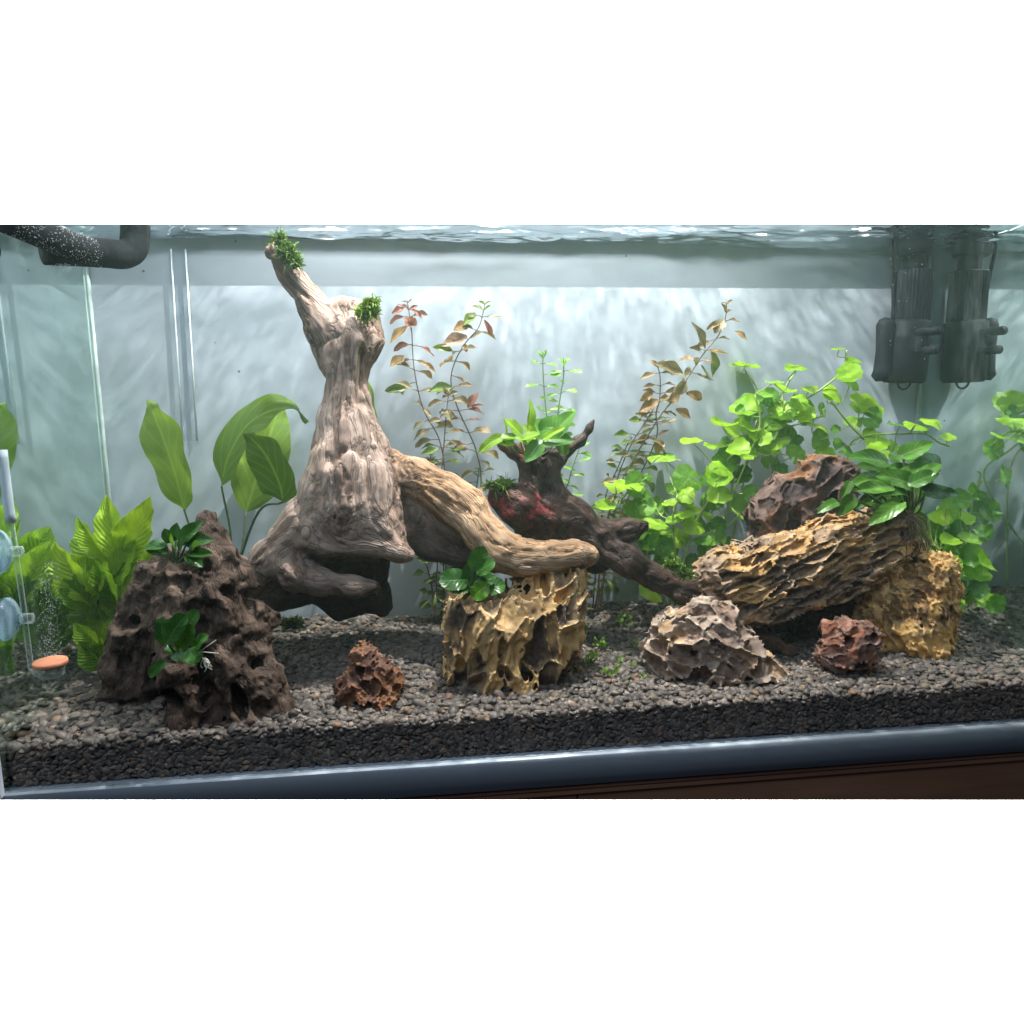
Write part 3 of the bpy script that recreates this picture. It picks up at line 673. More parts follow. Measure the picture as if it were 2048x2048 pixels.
m_y = rock_mat('yellow_scalloped_stone', (.64, .46, .25), (.13, .085, .062), (.58, .37, .15), (.050, .034, .028), .36)
rock('scalloped_stone', 'upright yellow and brown scalloped stone under the tan branch', [
    (975, 1292, .895, 74, 98, 70, 4), (1060, 1285, .90, 70, 108, 70, -3), (1110, 1240, .905, 44, 100, 50, -4), (1000, 1350, .885, 88, 48, 60, 0), (938, 1250, .90, 36, 56, 45, 0), (1085, 1190, .915, 48, 62, 40, 0)],
    m_y, pw_patch=1.7, ang=80, cell=(84, 44, 36), amp=.025, cells2=.34, cut=1.12, seed=5, planes=[(1000, 1394, .85, (0, 0, -1)), (1159, 1270, .9, (1, -.1, .0)), (897, 1290, .9, (-1, -.1, 0))],
    holes=[(1048, 1340, .845, 9, 26, 26, 8), (1012, 1385, .845, 13, 14, 26, 0), (922, 1355, .85, 14, 44, 30, 0), (1090, 1165, .885, 9, 40, 30, 0), (1062, 1306, .845, 10, 24, 30, 0)])
m_sl = rock_mat('layered_grey_ochre_stone', (.54, .42, .29), (.33, .225, .150), (.50, .29, .11), (.13, .085, .062), .30)
rock('slab_stone', 'long tilted ridged slab leaning up to the right over darker stones', [
    (1600, 1142, .93, 190, 82, 60, 19), (1490, 1170, .925, 84, 80, 56, 15), (1730, 1084, .935, 92, 58, 60, 19), (1448, 1160, .925, 40, 50, 50, 10)],
    m_sl, ang=21, cell=(64, 40, 17), amp=.0150, cells2=.5, cut=1.1, seed=21, planes=[(1540, 1247, .9, (.28, -.1, -.95))], lumps=((26, .005), (100, .0022)),
    holes=[(1673, 1068, .885, 9, 5, 20, 20), (1536, 1158, .875, 26, 9, 22, 18), (1590, 1165, .87, 30, 8, 20, 20)])
m_pu = rock_mat('purple_brown_stone', (.24, .15, .12), (.085, .056, .050), (.25, .12, .055), (.038, .026, .026), .22)
rock('backing_stone', 'jagged dark purple brown stone standing behind the tilted slab', [
    (1590, 1030, .99, 78, 78, 46, 40), (1600, 1140, 1.0, 100, 110, 50, 0), (1650, 1220, .985, 90, 60, 50, 0), (1640, 985, .99, 46, 62, 40, 20), (1672, 970, .985, 30, 46, 36, 0), (1560, 1060, .99, 56, 56, 44, 0)],
    m_pu, ang=55, cell=(50, 50, 40), amp=.018, cells2=.3, cut=1.05, seed=33, holes=[(1680, 925, .96, 13, 9, 60, 0), (1600, 935, .96, 40, 20, 90, 38)])
m_go = rock_mat('golden_stone', (.72, .51, .26), (.46, .27, .11), (.68, .41, .14), (.10, .062, .040), .5)
rock('golden_stone', 'golden brown craggy stone at the right end under the tilted slab', [
    (1845, 1240, .90, 70, 110, 56, -14), (1862, 1160, .90, 46, 66, 50, -10), (1790, 1230, .915, 76, 95, 50, -20), (1860, 1300, .885, 46, 46, 40, 0), (1770, 1150, .93, 60, 62, 50, -10), (1800, 1100, .94, 50, 50, 50, 0), (1885, 1230, .895, 32, 66, 40, -8)],
    m_go, pw=2.1, pw_patch=1.0, ang=-66, cell=(46, 26, 15), amp=.0115, cells2=.55, cut=1.1, seed=47, lumps=((30, .005), (120, .0026)), planes=[(1800, 1318, .9, (-.35, -.1, -.94)), (1922, 1240, .9, (1, 0, 0))],
    holes=[(1862, 1178, .85, 8, 12, 20, 20), (1868, 1268, .845, 9, 6, 20, 30), (1830, 1170, .85, 8, 14, 24, -20), (1840, 1215, .85, 8, 18, 16, -20)])
m_rb = rock_mat('red_lava_stone', (.38, .27, .23), (.18, .115, .098), (.27, .11, .06), (.045, .026, .024), .3)
rock('holey_red_stone', 'small purplish red stone with a square hole, right of the driftwood stick', [
    (1690, 1300, .855, 52, 46, 40, 0), (1672, 1270, .86, 26, 30, 30, 0), (1725, 1285, .855, 24, 34, 30, 0), (1686, 1340, .855, 44, 34, 36, 0)],
    m_rb, h=.0013, ang=10, cell=(26, 30, 24), amp=.010, cells2=.35, cut=1.05, seed=58, lumps=((60, .003), (160, .001)), planes=[(1690, 1338, .835, (0, -.75, -.66))],
    holes=[(1702, 1288, .832, 12, 16, 34, 0), (1670, 1284, .828, 10, 10, 18, 0), (1745, 1275, .84, 10, 12, 30, 0)])
m_sc = rock_mat('pale_scalloped_stone', (.66, .56, .44), (.36, .26, .20), (.42, .27, .15), (.18, .12, .09), .38)
rock('pitted_stone', 'pale brown stone with deep round scoops lying in front of the tilted slab', [
    (1420, 1300, .875, 86, 62, 56, -20), (1490, 1330, .868, 70, 34, 44, -28), (1375, 1290, .885, 60, 62, 50, 10), (1420, 1250, .89, 46, 44, 44, 0), (1440, 1340, .865, 66, 30, 40, 0), (1335, 1310, .89, 36, 40, 40, 20)],
    m_sc, ang=-25, cell=(52, 46, 40), amp=.023, cells2=.3, cut=1.1, power=.8, seed=64, lumps=((30, .004), (120, .0012)), planes=[(1430, 1362, .85, (.05, -.05, -1))],
    holes=[(1347, 1282, .85, 5, 8, 26, -10), (1388, 1305, .85, 6, 12, 30, 0)])
rock('brown_pebble_stone', 'small plain brown stone tucked against the left end of the pitted stone', [(1345, 1240, .93, 28, 22, 26, 30), (1328, 1262, .925, 18, 22, 20, 0)],
    m_sc, ang=0, cell=(30, 30, 30), amp=.004, seed=71)
rock('stone_chip', 'small ochre stone chip on the gravel at the tip of the pitted stone', [(1578, 1353, .85, 16, 8, 12, -10)], m_sc, h=.001, k=.004, cell=(16, 16, 16), amp=.003, seed=77, lumps=((90, .002),))
m_lr = rock_mat('rusty_stone', (.36, .19, .12), (.14, .060, .040), (.28, .13, .06), (.040, .024, .020), .36)
rock('rusty_stone', 'small rusty red craggy stone alone on open gravel', [
    (734, 1376, .86, 40, 44, 40, 0), (733, 1328, .865, 20, 30, 26, 8), (784, 1372, .862, 18, 30, 26, 0), (704, 1392, .855, 22, 30, 30, 20), (752, 1402, .855, 34, 24, 34, 0), (762, 1345, .858, 18, 22, 22, 0)],
    m_lr, h=.0013, ang=62, cell=(34, 30, 22), amp=.014, cells2=.4, cut=1.08, seed=88, lumps=((60, .003), (160, .001)), planes=[(735, 1425, .84, (0, 0, -1))],
    holes=[(748, 1340, .835, 12, 11, 24, 20), (715, 1360, .83, 8, 14, 16, -20), (700, 1405, .83, 12, 20, 20, 15)])

# ------------------------------------------------------------------ plants
def leaf_mat(name, dark, light, vein=None, transl=.35, rough=.38, veins=9, quilt=.0, var=.25, spots=None):
    m, nt, b = new_mat(name)
    uv = nt.nodes.new('ShaderNodeUVMap'); uv.uv_map = 'leaf'; sx = nt.nodes.new('ShaderNodeSeparateXYZ'); nt.links.new(uv.outputs[0], sx.inputs[0])
    t, s = sx.outputs[0], math_(nt, 'ABSOLUTE', math_(nt, 'SUBTRACT', sx.outputs[1], .5)); s = math_(nt, 'MULTIPLY', s, 2)
    mid = maprange(nt, s, .03, .09, 1, 0)
    lat = math_(nt, 'SINE', math_(nt, 'MULTIPLY', math_(nt, 'SUBTRACT', t, math_(nt, 'MULTIPLY', s, .32)), veins*6.283)); latm = maprange(nt, lat, .80, 1.0, 0, 1)
    oi = nt.nodes.new('ShaderNodeObjectInfo'); n = noise(nt, 2.3, 4, .6)
    f = math_(nt, 'ADD', math_(nt, 'MULTIPLY', oi.outputs['Random'], .75), math_(nt, 'MULTIPLY_ADD', n, .7, -.25), clamp=True)
    c = mixc(nt, f, dark, light)
    vc = vein or tuple(min(1, x*1.5+.02) for x in light)
    c = mixc(nt, math_(nt, 'MULTIPLY', math_(nt, 'MAXIMUM', mid, math_(nt, 'MULTIPLY', latm, .45)), .55), c, vc)
    if spots: c = mixc(nt, math_(nt, 'MULTIPLY', maprange(nt, noise(nt, 5, 4, .7), .58, .70), .8), c, spots)
    nt.links.new(c, b.inputs['Base Color']); b.inputs['Roughness'].default_value = rough; b.inputs['Specular IOR Level'].default_value = .4
    h = math_(nt, 'ADD', math_(nt, 'MULTIPLY', mid, -1.0), math_(nt, 'MULTIPLY', lat, .35 if not quilt else .9*quilt))
    if quilt: h = math_(nt, 'ADD', h, math_(nt, 'MULTIPLY', noise(nt, 14, 2, .5), quilt*1.5))
    bump(nt, b, h, .16 if not quilt else .7, .0016)
    tl = nt.nodes.new('ShaderNodeBsdfTranslucent'); nt.links.new(mixc(nt, 1.0, c, (1.25, 1.2, .7), 'MULTIPLY'), tl.inputs[0])
    ms = nt.nodes.new('ShaderNodeMixShader'); ms.inputs[0].default_value = transl
    nt.links.new(b.outputs[0], ms.inputs[1]); nt.links.new(tl.outputs[0], ms.inputs[2]); nt.links.new(ms.outputs[0], nt.nodes['Material Output'].inputs['Surface'])
    return m
def leaf_mesh(name, prof, fold=.25, curl=.3, wave=.05, wf=3, n=12, m=7, seed=0, twist=0.0, notch=0.0, bites=0.0):
    """a blade of unit length along +Y and unit full width along X, upper face +Z"""
    r = np.random.RandomState(seed); V, UV, Fc = [], [], []; ph = r.uniform(0, 6)
    for i in range(n):
        t = i/(n-1); w_ = np.interp(t, prof[0], prof[1])*.5
        if curl: th = curl*t; y0, z0 = math.sin(th)/curl, -(1-math.cos(th))/curl
        else: th, y0, z0 = 0, t, 0
        for j in range(m):
            s = -1+2*j/(m-1); e = 1-bites*max(0, math.sin(t*19+ph+s*2))*abs(s)
            x = s*w_*e; z = fold*abs(s)*w_ + wave*abs(s)**1.5*math.sin(t*wf*6.28+ph+(s > 0)*1.7)*(w_*2)**.5
            yb = t-notch*(1-abs(s))*0 - notch*abs(s)*(1-t)**4*1.0
            ca, sa = math.cos(twist*t), math.sin(twist*t); x, z = x*ca-z*sa, x*sa+z*ca
            yy = y0+(yb-t)*math.cos(th)+z*math.sin(th); V.append((x, yy, z0+z*math.cos(th))); UV.append((t, .5+.5*s))
    for i in range(n-1):
        for j in range(m-1): Fc.append((i*m+j, i*m+j+1, (i+1)*m+j+1, (i+1)*m+j))
    return finish_leaf(name, V, Fc, UV)
def finish_leaf(name, V, Fc, UV):
    me = bpy.data.meshes.new(name); me.from_pydata(V, [], Fc); u = me.uv_layers.new(name='leaf')
    for l in me.loops: u.data[l.index].uv = UV[l.vertex_index]
    me.polygons.foreach_set('use_smooth', np.ones(len(Fc), bool)); me.materials.append(None); return me
def round_leaf(name, seed=0, cup=.18, scallop=.05, ns=9, gap=.35):
    """a kidney shaped blade of unit radius in the XY plane, stalk at the origin, notch towards -Y"""
    r = np.random.RandomState(seed); rings, seg = 5, 30; V, UV, Fc = [(0, 0, 0)], [(0, .5)], []; ph = r.uniform(0, 6); ph2 = r.uniform(0, 6)
    for k in range(1, rings+1):
        q = k/rings
        for j in range(seg+1):
            th = -math.pi/2+gap*.5*(1-.25*q)+(2*math.pi-gap*(1-.25*q))*j/seg
            rr = q*(1+scallop*math.cos(ns*th+ph)*q+.10*math.cos(2*th+ph2)+.06*math.sin(3*th+ph))
            z = cup*q*q*(1+.5*math.sin(2*th+ph2))+.06*q*q*math.sin(5*th+ph)
            V.append((rr*math.cos(th), rr*math.sin(th)*.95+.12*q, z)); UV.append((q, (.5+.5*math.cos(th*4.5)) if True else .5))
    for j in range(seg): Fc.append((0, 1+j, 2+j))
    for k in range(rings-1):
        for j in range(seg): a = 1+k*(seg+1)+j; Fc.append((a, a+seg+1, a+seg+2, a+1))
    return finish_leaf(name, V, Fc, UV)
CAMN = lambda p: Vector(tuple(EYE))-Vector(tuple(p))
def place_leaf(me, mat, base, tip, width, hint, parent, name='leaf'):
    base, tip = Vector(tuple(base)), Vector(tuple(tip)); d = tip-base; L = d.length; y = d.normalized(); h = Vector(tuple(hint)); z = (h-y*h.dot(y)).normalized(); x = y.cross(z)
    o = bpy.data.objects.new(name, me); COL.objects.link(o); M = Matrix.Identity(4)
    yl = max(v.co.y for v in me.vertices)
    for i in range(3): M[i][0], M[i][1], M[i][2], M[i][3] = x[i]*width, y[i]*L, z[i]*L, base[i]
    o.matrix_basis = M; o.material_slots[0].link = 'OBJECT'; o.material_slots[0].material = mat; adopt(o, parent); return o
def place_round(me, mat, c, r, normal, spin, parent, name='leaf'):
    z = Vector(tuple(normal)).normalized(); a = Vector((0, 0, 1)) if abs(z.z) < .95 else Vector((0, 1, 0)); x = a.cross(z).normalized(); y = z.cross(x)
    q = Quaternion(z, spin); x, y = q @ x, q @ y
    o = bpy.data.objects.new(name, me); COL.objects.link(o); M = Matrix.Identity(4)
    for i in range(3): M[i][0], M[i][1], M[i][2], M[i][3] = x[i]*r, y[i]*r, z[i]*r, c[i]
    o.matrix_basis = M; o.material_slots[0].link = 'OBJECT'; o.material_slots[0].material = mat; adopt(o, parent); return o
pxm = lambda n, Y: n*Y/F_PX
def arc(a, b, sag=(0, 0, 0), n=6):
    a, b = np.array(a), np.array(b); mid = (a+b)/2+np.array(sag); return smooth_path([a, mid, b], n)

P_OVATE = ([0, .06, .2, .4, .6, .8, .93, 1], [.10, .45, .86, 1, .92, .62, .27, .0])
P_LANCE = ([0, .1, .3, .5, .7, .88, 1], [.12, .45, .88, 1, .80, .36, 0])
P_HEART = ([0, .03, .12, .3, .5, .75, .92, 1], [.30, .70, .95, 1, .93, .62, .26, 0])
P_ROUND = ([0, .04, .15, .4, .65, .85, .95, 1], [.15, .50, .82, 1, .97, .72, .42, .0])
P_SPOON = ([0, .2, .5, .75, .92, 1], [.25, .45, .85, 1, .7, .2])

m_stem_g = simple('green_stem', (.13, .20, .045), .45)
m_stem_b = simple('brownish_stem', (.14, .10, .06), .5)
m_stem_d = simple('dark_green_stem', (.055, .09, .035), .5)
m_root = simple('tan_root', (.20, .15, .085), .7)

# --- tall sword plant behind the left driftwood
m_sword = leaf_mat('sword_leaf', (.10, .20, .025), (.21, .34, .045), transl=.42, veins=7)
sw = thing('sword_plant', gpt(430, 1290), 'tall plant with few long broad green leaves on thin stalks behind the dark driftwood mound', 'aquarium plant')
L_sw = [leaf_mesh('leaf', P_OVATE, .18, c, .035, 2.5, 18, 9, i, tw) for i, (c, tw) in enumerate(((.2, .1), (1.3, .3), (.3, 0), (.4, .3), (.2, 0)))]
L_sw[0] = leaf_mesh('leaf', P_OVATE, .15, .15, .03, 1.6, 22, 9, 11, .1, 0, .045)
# the arching leaf, built along its bent midrib
def bent_leaf(mid, widths, side, mat, parent, fold=.3, droop=0):
    C = smooth_path(mid, 6); n = len(C); m = 9; V, UV, Fc = [], [], []
    for i, c in enumerate(C):
        t = i/(n-1); d = C[min(i+1, n-1)]-C[max(i-1, 0)]; d /= np.linalg.norm(d); sd = np.array(side[0])*(1-t)+np.array(side[1])*t; sd = sd-d*(sd@d); sd /= np.linalg.norm(sd); up = np.cross(sd, d)
        w_ = np.interp(t, *widths)
        for j in range(m):
            s = -1+2*j/(m-1); p = c+sd*s*w_*(1+.10*(s > 0)*math.sin(t*23)*abs(s))+up*(fold*abs(s)*w_+.0035*abs(s)*math.sin(t*16+s*2)); V.append(tuple(p)); UV.append((t, .5+.5*s))
    for i in range(n-1):
        for j in range(m-1): Fc.append((i*m+j, i*m+j+1, (i+1)*m+j+1, (i+1)*m+j))
    me = finish_leaf('leaf', V, Fc, UV); o = bpy.data.objects.new('leaf', me); COL.objects.link(o); o.material_slots[0].link = 'OBJECT'; o.material_slots[0].material = mat; adopt(o, parent); return o
bent_leaf([at(369, 1020, 1.04), at(360, 985, 1.037), at(345, 930, 1.035), at(324, 870, 1.037), at(306, 825, 1.043), at(298, 800, 1.05)], ([0, .1, .25, .5, .68, .76, .82, .93, 1], [.003, .013, .022, .031, .028, .022, .0175, .0045, 0]), ((.95, -.2, .2), (.8, -.5, .25)), m_sword, sw, fold=.16)
place_leaf(L_sw[2], m_sword, at(492, 1022, 1.07), at(562, 800, 1.08), pxm(100, 1.07), (.2, -1, .2), sw)
bent_leaf([at(443, 972, 1.03), at(456, 915, 1.02), at(490, 855, 1.01), at(540, 822, 1.0), at(588, 818, .995), at(614, 846, .99)], ([0, .12, .4, .65, .85, 1], [.002, .020, .030, .026, .013, .0]), ((.8, -.5, -.35), (.3, -.9, -.3)), m_sword, sw, fold=.12)
bent_leaf([at(566, 1004, .985), at(560, 970, .98), at(535, 915, .975), at(508, 882, .975), at(488, 866, .975)], ([0, .15, .45, .75, 1], [.003, .022, .028, .016, .0]), ((.8, -.3, .25), (.8, -.3, .4)), m_sword, sw, fold=.2)
place_leaf(L_sw[4], m_sword, at(724, 900, 1.09), at(737, 752, 1.09), pxm(40, 1.09), (.6, -1, 0), sw)
J = Join()
b0 = gpt(430, 1290)
for tgt in ((368, 1019, 1.04), (443, 972, 1.03), (492, 1022, 1.07), (566, 1004, .985), (724, 902, 1.09)):
    e = at(*tgt)
    via = {368: at(392, 1100, 1.03), 443: at(462, 1100, 1.04), 492: at(480, 1120, 1.05), 566: at(508, 1040, 1.03), 724: at(640, 1100, 1.08)}[tgt[0]]
    J.tube(smooth_path([b0, via, e], 7), np.linspace(.0022, .0013, 15), 7)
J.build('stem', m_stem_d, sw)

# --- bushy light green plant in the left corner
m_bush = leaf_mat('quilted_leaf', (.24, .43, .03), (.46, .66, .055), vein=(.36, .50, .10), transl=.38, veins=12, quilt=.8)
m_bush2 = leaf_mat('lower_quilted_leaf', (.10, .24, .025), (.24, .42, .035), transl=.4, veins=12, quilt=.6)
bu = thing('bushy_plant', gpt(215, 1335), 'bushy plant of pointed crinkled bright green leaves in the left corner', 'aquarium plant')
L_bu = [leaf_mesh('leaf', P_LANCE, .35, c, .05, 4, 14, 7, 20+i, tw) for i, (c, tw) in enumerate(((.5, .2), (-.35, -.2), (.8, .3), (.2, -.3)))]
bl = [((237, 1140), (207, 992), 58, .96), ((242, 1140), (318, 982), 66, .965), ((207, 1140), (131, 1058), 72, .955), ((215, 1120), (148, 1037), 30, .94), ((185, 1205), (94, 1087), 62, .93), ((205, 1160), (121, 1106), 56, .96),
      ((237, 1130), (285, 1023), 50, .98), ((186, 1216), (116, 1160), 48, .93), ((183, 1190), (202, 1130), 36, .925), ((190, 1200), (231, 1120), 50, .94), ((237, 1200), (290, 1120), 62, .945),
      ((205, 1300), (145, 1249), 40, .91), ((207, 1290), (250, 1236), 42, .915), ((215, 1338), (159, 1275), 60, .91), ((194, 1246), (140, 1200), 60, .945), ((262, 1150), (330, 1085), 56, .97), ((225, 1180), (262, 1080), 52, .95), ((215, 1200), (225, 1090), 56, .975), ((200, 1230), (170, 1120), 50, .97)]
rb = np.random.RandomState(3)
for i, (b_, t_, w_, Y) in enumerate(bl):
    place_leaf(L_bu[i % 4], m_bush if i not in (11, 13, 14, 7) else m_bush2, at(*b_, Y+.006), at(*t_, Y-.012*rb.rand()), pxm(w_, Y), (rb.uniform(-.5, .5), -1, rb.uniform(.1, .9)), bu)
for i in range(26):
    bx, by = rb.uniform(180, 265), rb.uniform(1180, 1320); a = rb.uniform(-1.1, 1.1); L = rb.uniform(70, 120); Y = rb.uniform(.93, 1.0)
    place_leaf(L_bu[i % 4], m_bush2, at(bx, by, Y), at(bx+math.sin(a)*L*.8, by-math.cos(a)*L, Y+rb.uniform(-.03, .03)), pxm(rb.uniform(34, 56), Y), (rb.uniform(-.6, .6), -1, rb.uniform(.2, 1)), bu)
J = Join()
for bx in (196, 212, 230, 246):
    J.tube(smooth_path([gpt(215+(bx-212)*.5, 1335), at(bx, 1250, .955), at(bx+rb.uniform(-8, 8), 1140, .96)], 5), .0016, 6)
J.build('stem', m_stem_g, bu)

# --- broad-leaved plants tied to wood and stone
m_anu = leaf_mat('anubias_leaf', (.022, .085, .016), (.060, .175, .028), vein=(.10, .24, .06), transl=.22, rough=.3, veins=6)
m_anul = leaf_mat('young_anubias_leaf', (.07, .20, .02), (.20, .42, .03), transl=.34, rough=.32, veins=6)
L_an = [leaf_mesh('leaf', P_OVATE, .22, c, .03, 1.5, 12, 7, 40+i) for i, c in enumerate((.4, .8, -.2, .15))]
L_ro = [leaf_mesh('leaf', P_ROUND, .14, c, .04, 2.0, 12, 7, 50+i, 0, .05) for i, c in enumerate((.4, .7, .2))]
L_he = [leaf_mesh('leaf', P_HEART, .18, c, .03, 1.5, 12, 7, 60+i, 0, .12) for i, c in enumerate((.4, .8, .1))]
def clump(name, label, root, leaves, meshes, mat, stemmat=m_stem_d, cat='aquarium plant', sr=.0011, up=(0, -.75, .7), jit=.35, seed=0, mat2=None, light=(), rhizome=None, stem_sag=.006):
    th = thing(name, root, label, cat); r = np.random.RandomState(seed); J = Join()
    for i, (b_, t_, w_, Y, *x) in enumerate(leaves):
        B, T = at(*b_, Y), at(*t_, Y+(x[0] if x else -.008)); h = np.array(x[1] if len(x) > 1 else up)+r.uniform(-jit, jit, 3)
        place_leaf(meshes[i % len(meshes)], mat2 if i in light else mat, B, T, pxm(w_, Y), h, th)
        rp = np.array(root)+r.uniform(-.004, .004, 3); J.tube(arc(rp, B, (0, -stem_sag, -stem_sag), 5), sr, 6)
    if rhizome is not None: J.tube(smooth_path(rhizome, 4), .0034, 7)
    J.build('stem', stemmat, th); return th
clump('anubias_plant', 'small rosette of pointed dark green leaves on top of the dark driftwood mound', at(352, 1118, .865), [
    ((360, 1090), (398, 1040), 30, .855), ((372, 1090), (417, 1071), 28, .85), ((372, 1106), (430, 1110), 22, .845), ((385, 1098), (396, 1082), 20, .842), ((370, 1112), (406, 1130), 26, .845), ((334, 1092), (283, 1088), 26, .855),
    ((340, 1104), (290, 1102), 26, .86), ((345, 1085), (328, 1058), 26, .86), ((352, 1080), (350, 1048), 24, .862), ((362, 1084), (385, 1046), 30, .865), ((350, 1096), (345, 1064), 12, .845), ((358, 1100), (372, 1070), 28, .85)],
    L_an, m_anu, seed=1, mat2=m_anul, light=(3, 10))
a2 = clump('anubias_plant', 'rounded dark green leaves with pale roots on the front of the dark driftwood mound', at(372, 1312, .815), [
    ((334, 1284), (364, 1230), 44, .80), ((330, 1288), (313, 1240), 30, .812), ((372, 1262), (393, 1221), 36, .815), ((355, 1292), (378, 1252), 46, .805), ((386, 1300), (404, 1268), 26, .805), ((376, 1300), (398, 1324), 36, .798, -.004), ((345, 1300), (366, 1318), 28, .805), ((332, 1322), (289, 1354), 22, .805), ((352, 1306), (330, 1298), 30, .81)],
    L_ro, m_anu, seed=2, stem_sag=.003)
J = Join(); r_ = np.random.RandomState(8)
for i in range(12):
    p0 = at(408+r_.uniform(-3, 3), 1318+r_.uniform(-4, 4), .80); J.tube(arc(p0, p0+np.array([r_.uniform(-.003, .008), r_.uniform(-.004, .003), r_.uniform(-.012, -.003)]), r_.uniform(-.003, .003, 3), 4), .0006, 5)
J.tube([at(404, 1300, .80), at(432, 1280, .80)], .0005, 5); J.tube([at(398, 1303, .80), at(438, 1307, .80)], .0007, 5)
J.build('root', simple('white_root', (.62, .60, .48), .6), a2)
clump('anubias_plant', 'few round glossy green leaves between the tan branch and the yellow stone', at(940, 1180, .885), [
    ((934, 1160), (880, 1158), 50, .875, -.01, (0, -.9, .45)), ((938, 1170), (952, 1128), 46, .878), ((945, 1135), (968, 1094), 36, .875), ((955, 1145), (986, 1120), 40, .872), ((950, 1165), (978, 1180), 40, .87, -.005), ((938, 1175), (990, 1150), 44, .88), ((975, 1170), (943, 1195), 38, .862, -.006, (-.1, -1, .35)), ((962, 1178), (1010, 1165), 40, .875), ((936, 1178), (900, 1180), 26, .872)],
    L_ro, m_anu, seed=4, mat2=m_anul, light=(6,), jit=.2)
m_top = leaf_mat('bright_leaf', (.14, .32, .025), (.40, .60, .05), transl=.36, rough=.32, veins=7)
clump('anubias_plant', 'bright yellow green rosette growing on top of the horned dark driftwood', at(1058, 912, .985), [
    ((1012, 868), (1010, 826), 14, .975, 0, (1, -.3, 0)), ((1000, 876), (952, 898), 24, .965), ((1040, 868), (1012, 838), 34, .98), ((1058, 855), (1067, 797), 22, .985, 0, (.3, -1, .1)), ((1085, 862), (1122, 828), 36, .985), ((1105, 868), (1150, 822), 44, .98), ((1082, 880), (1150, 874), 40, .97), ((1060, 888), (1036, 866), 30, .965), ((1078, 888), (1050, 924), 36, .955, -.006, (0, -1, .3)), ((1064, 870), (1100, 835), 40, 1.0),
    ((1040, 880), (1000, 862), 28, .97), ((1048, 876), (1080, 866), 24, .96), ((1070, 876), (1050, 848), 26, .985), ((1118, 880), (1138, 910), 30, .985), ((1026, 884), (992, 886), 26, .97), ((1090, 876), (1128, 850), 18, .965)],
    L_he, m_top, stemmat=m_stem_g, seed=6, mat2=leaf_mat('mid_green_leaf', (.06, .20, .03), (.16, .36, .05), transl=.3, veins=7), light=(4, 5, 6, 8, 9, 13), jit=.3)
m_anr = leaf_mat('satin_green_leaf', (.045, .14, .022), (.13, .30, .04), vein=(.2, .36, .09), transl=.26, rough=.3, veins=6)
m_dk = leaf_mat('dark_satin_leaf', (.015, .055, .018), (.04, .11, .03), transl=.2, rough=.35, veins=6)
ar = clump('anubias_plant', 'large leafy green plant rooted on the right end of the tilted slab', at(1818, 1030, .93), [
    ((1770, 925), (1703, 905), 44, .935), ((1821, 968), (1766, 940), 46, .915), ((1778, 974), (1703, 980), 34, .91), ((1757, 955), (1698, 966), 34, .925), ((1812, 990), (1768, 972), 30, .905), ((1800, 1006), (1737, 1050), 38, .895, -.004, (-.2, -1, .5)), ((1824, 966), (1882, 940), 36, .905),
    ((1877, 932), (1836, 906), 48, .925, 0, (0, -.8, .6)), ((1850, 984), (1921, 988), 40, .91, -.01), ((1800, 966), (1868, 916), 46, .92), ((1673, 1006), (1637, 1016), 26, .90), ((1705, 996), (1672, 1032), 34, .90, -.004, (0, -1, .3)), ((1700, 965), (1682, 1000), 20, .905, -.004, (-.6, -1, .2)), ((1832, 1036), (1872, 1064), 38, .93, .0, (.1, -1, .4)), ((1805, 910), (1868, 884), 40, .93),
    ((1775, 940), (1722, 925), 40, .945), ((1830, 950), (1790, 922), 36, .945), ((1760, 1000), (1720, 1010), 30, .915), ((1845, 950), (1884, 925), 30, .91), ((1755, 985), (1712, 1010), 26, .92), ((1830, 925), (1780, 905), 40, .95)],
    L_he, m_anr, stemmat=simple('olive_stalk', (.10, .15, .04), .5), sr=.0015, seed=9, mat2=m_dk, light=(7, 8, 19), jit=.25)
J = Join(); r_ = np.random.RandomState(12)
for i in range(46):
    a_ = at(1800+r_.uniform(-22, 26), 1026+r_.uniform(-6, 10), .905+r_.uniform(0, .02)); e = at(1835+r_.uniform(-34, 30), 1095+r_.uniform(-34, 30), .895+r_.uniform(-.004, .012)); J.tube(arc(a_, e, r_.uniform(-.006, .006, 3)+np.array([.004, -.004, .004]), 4), r_.uniform(.0004, .0009), 4)
J.build('root', m_root, ar)

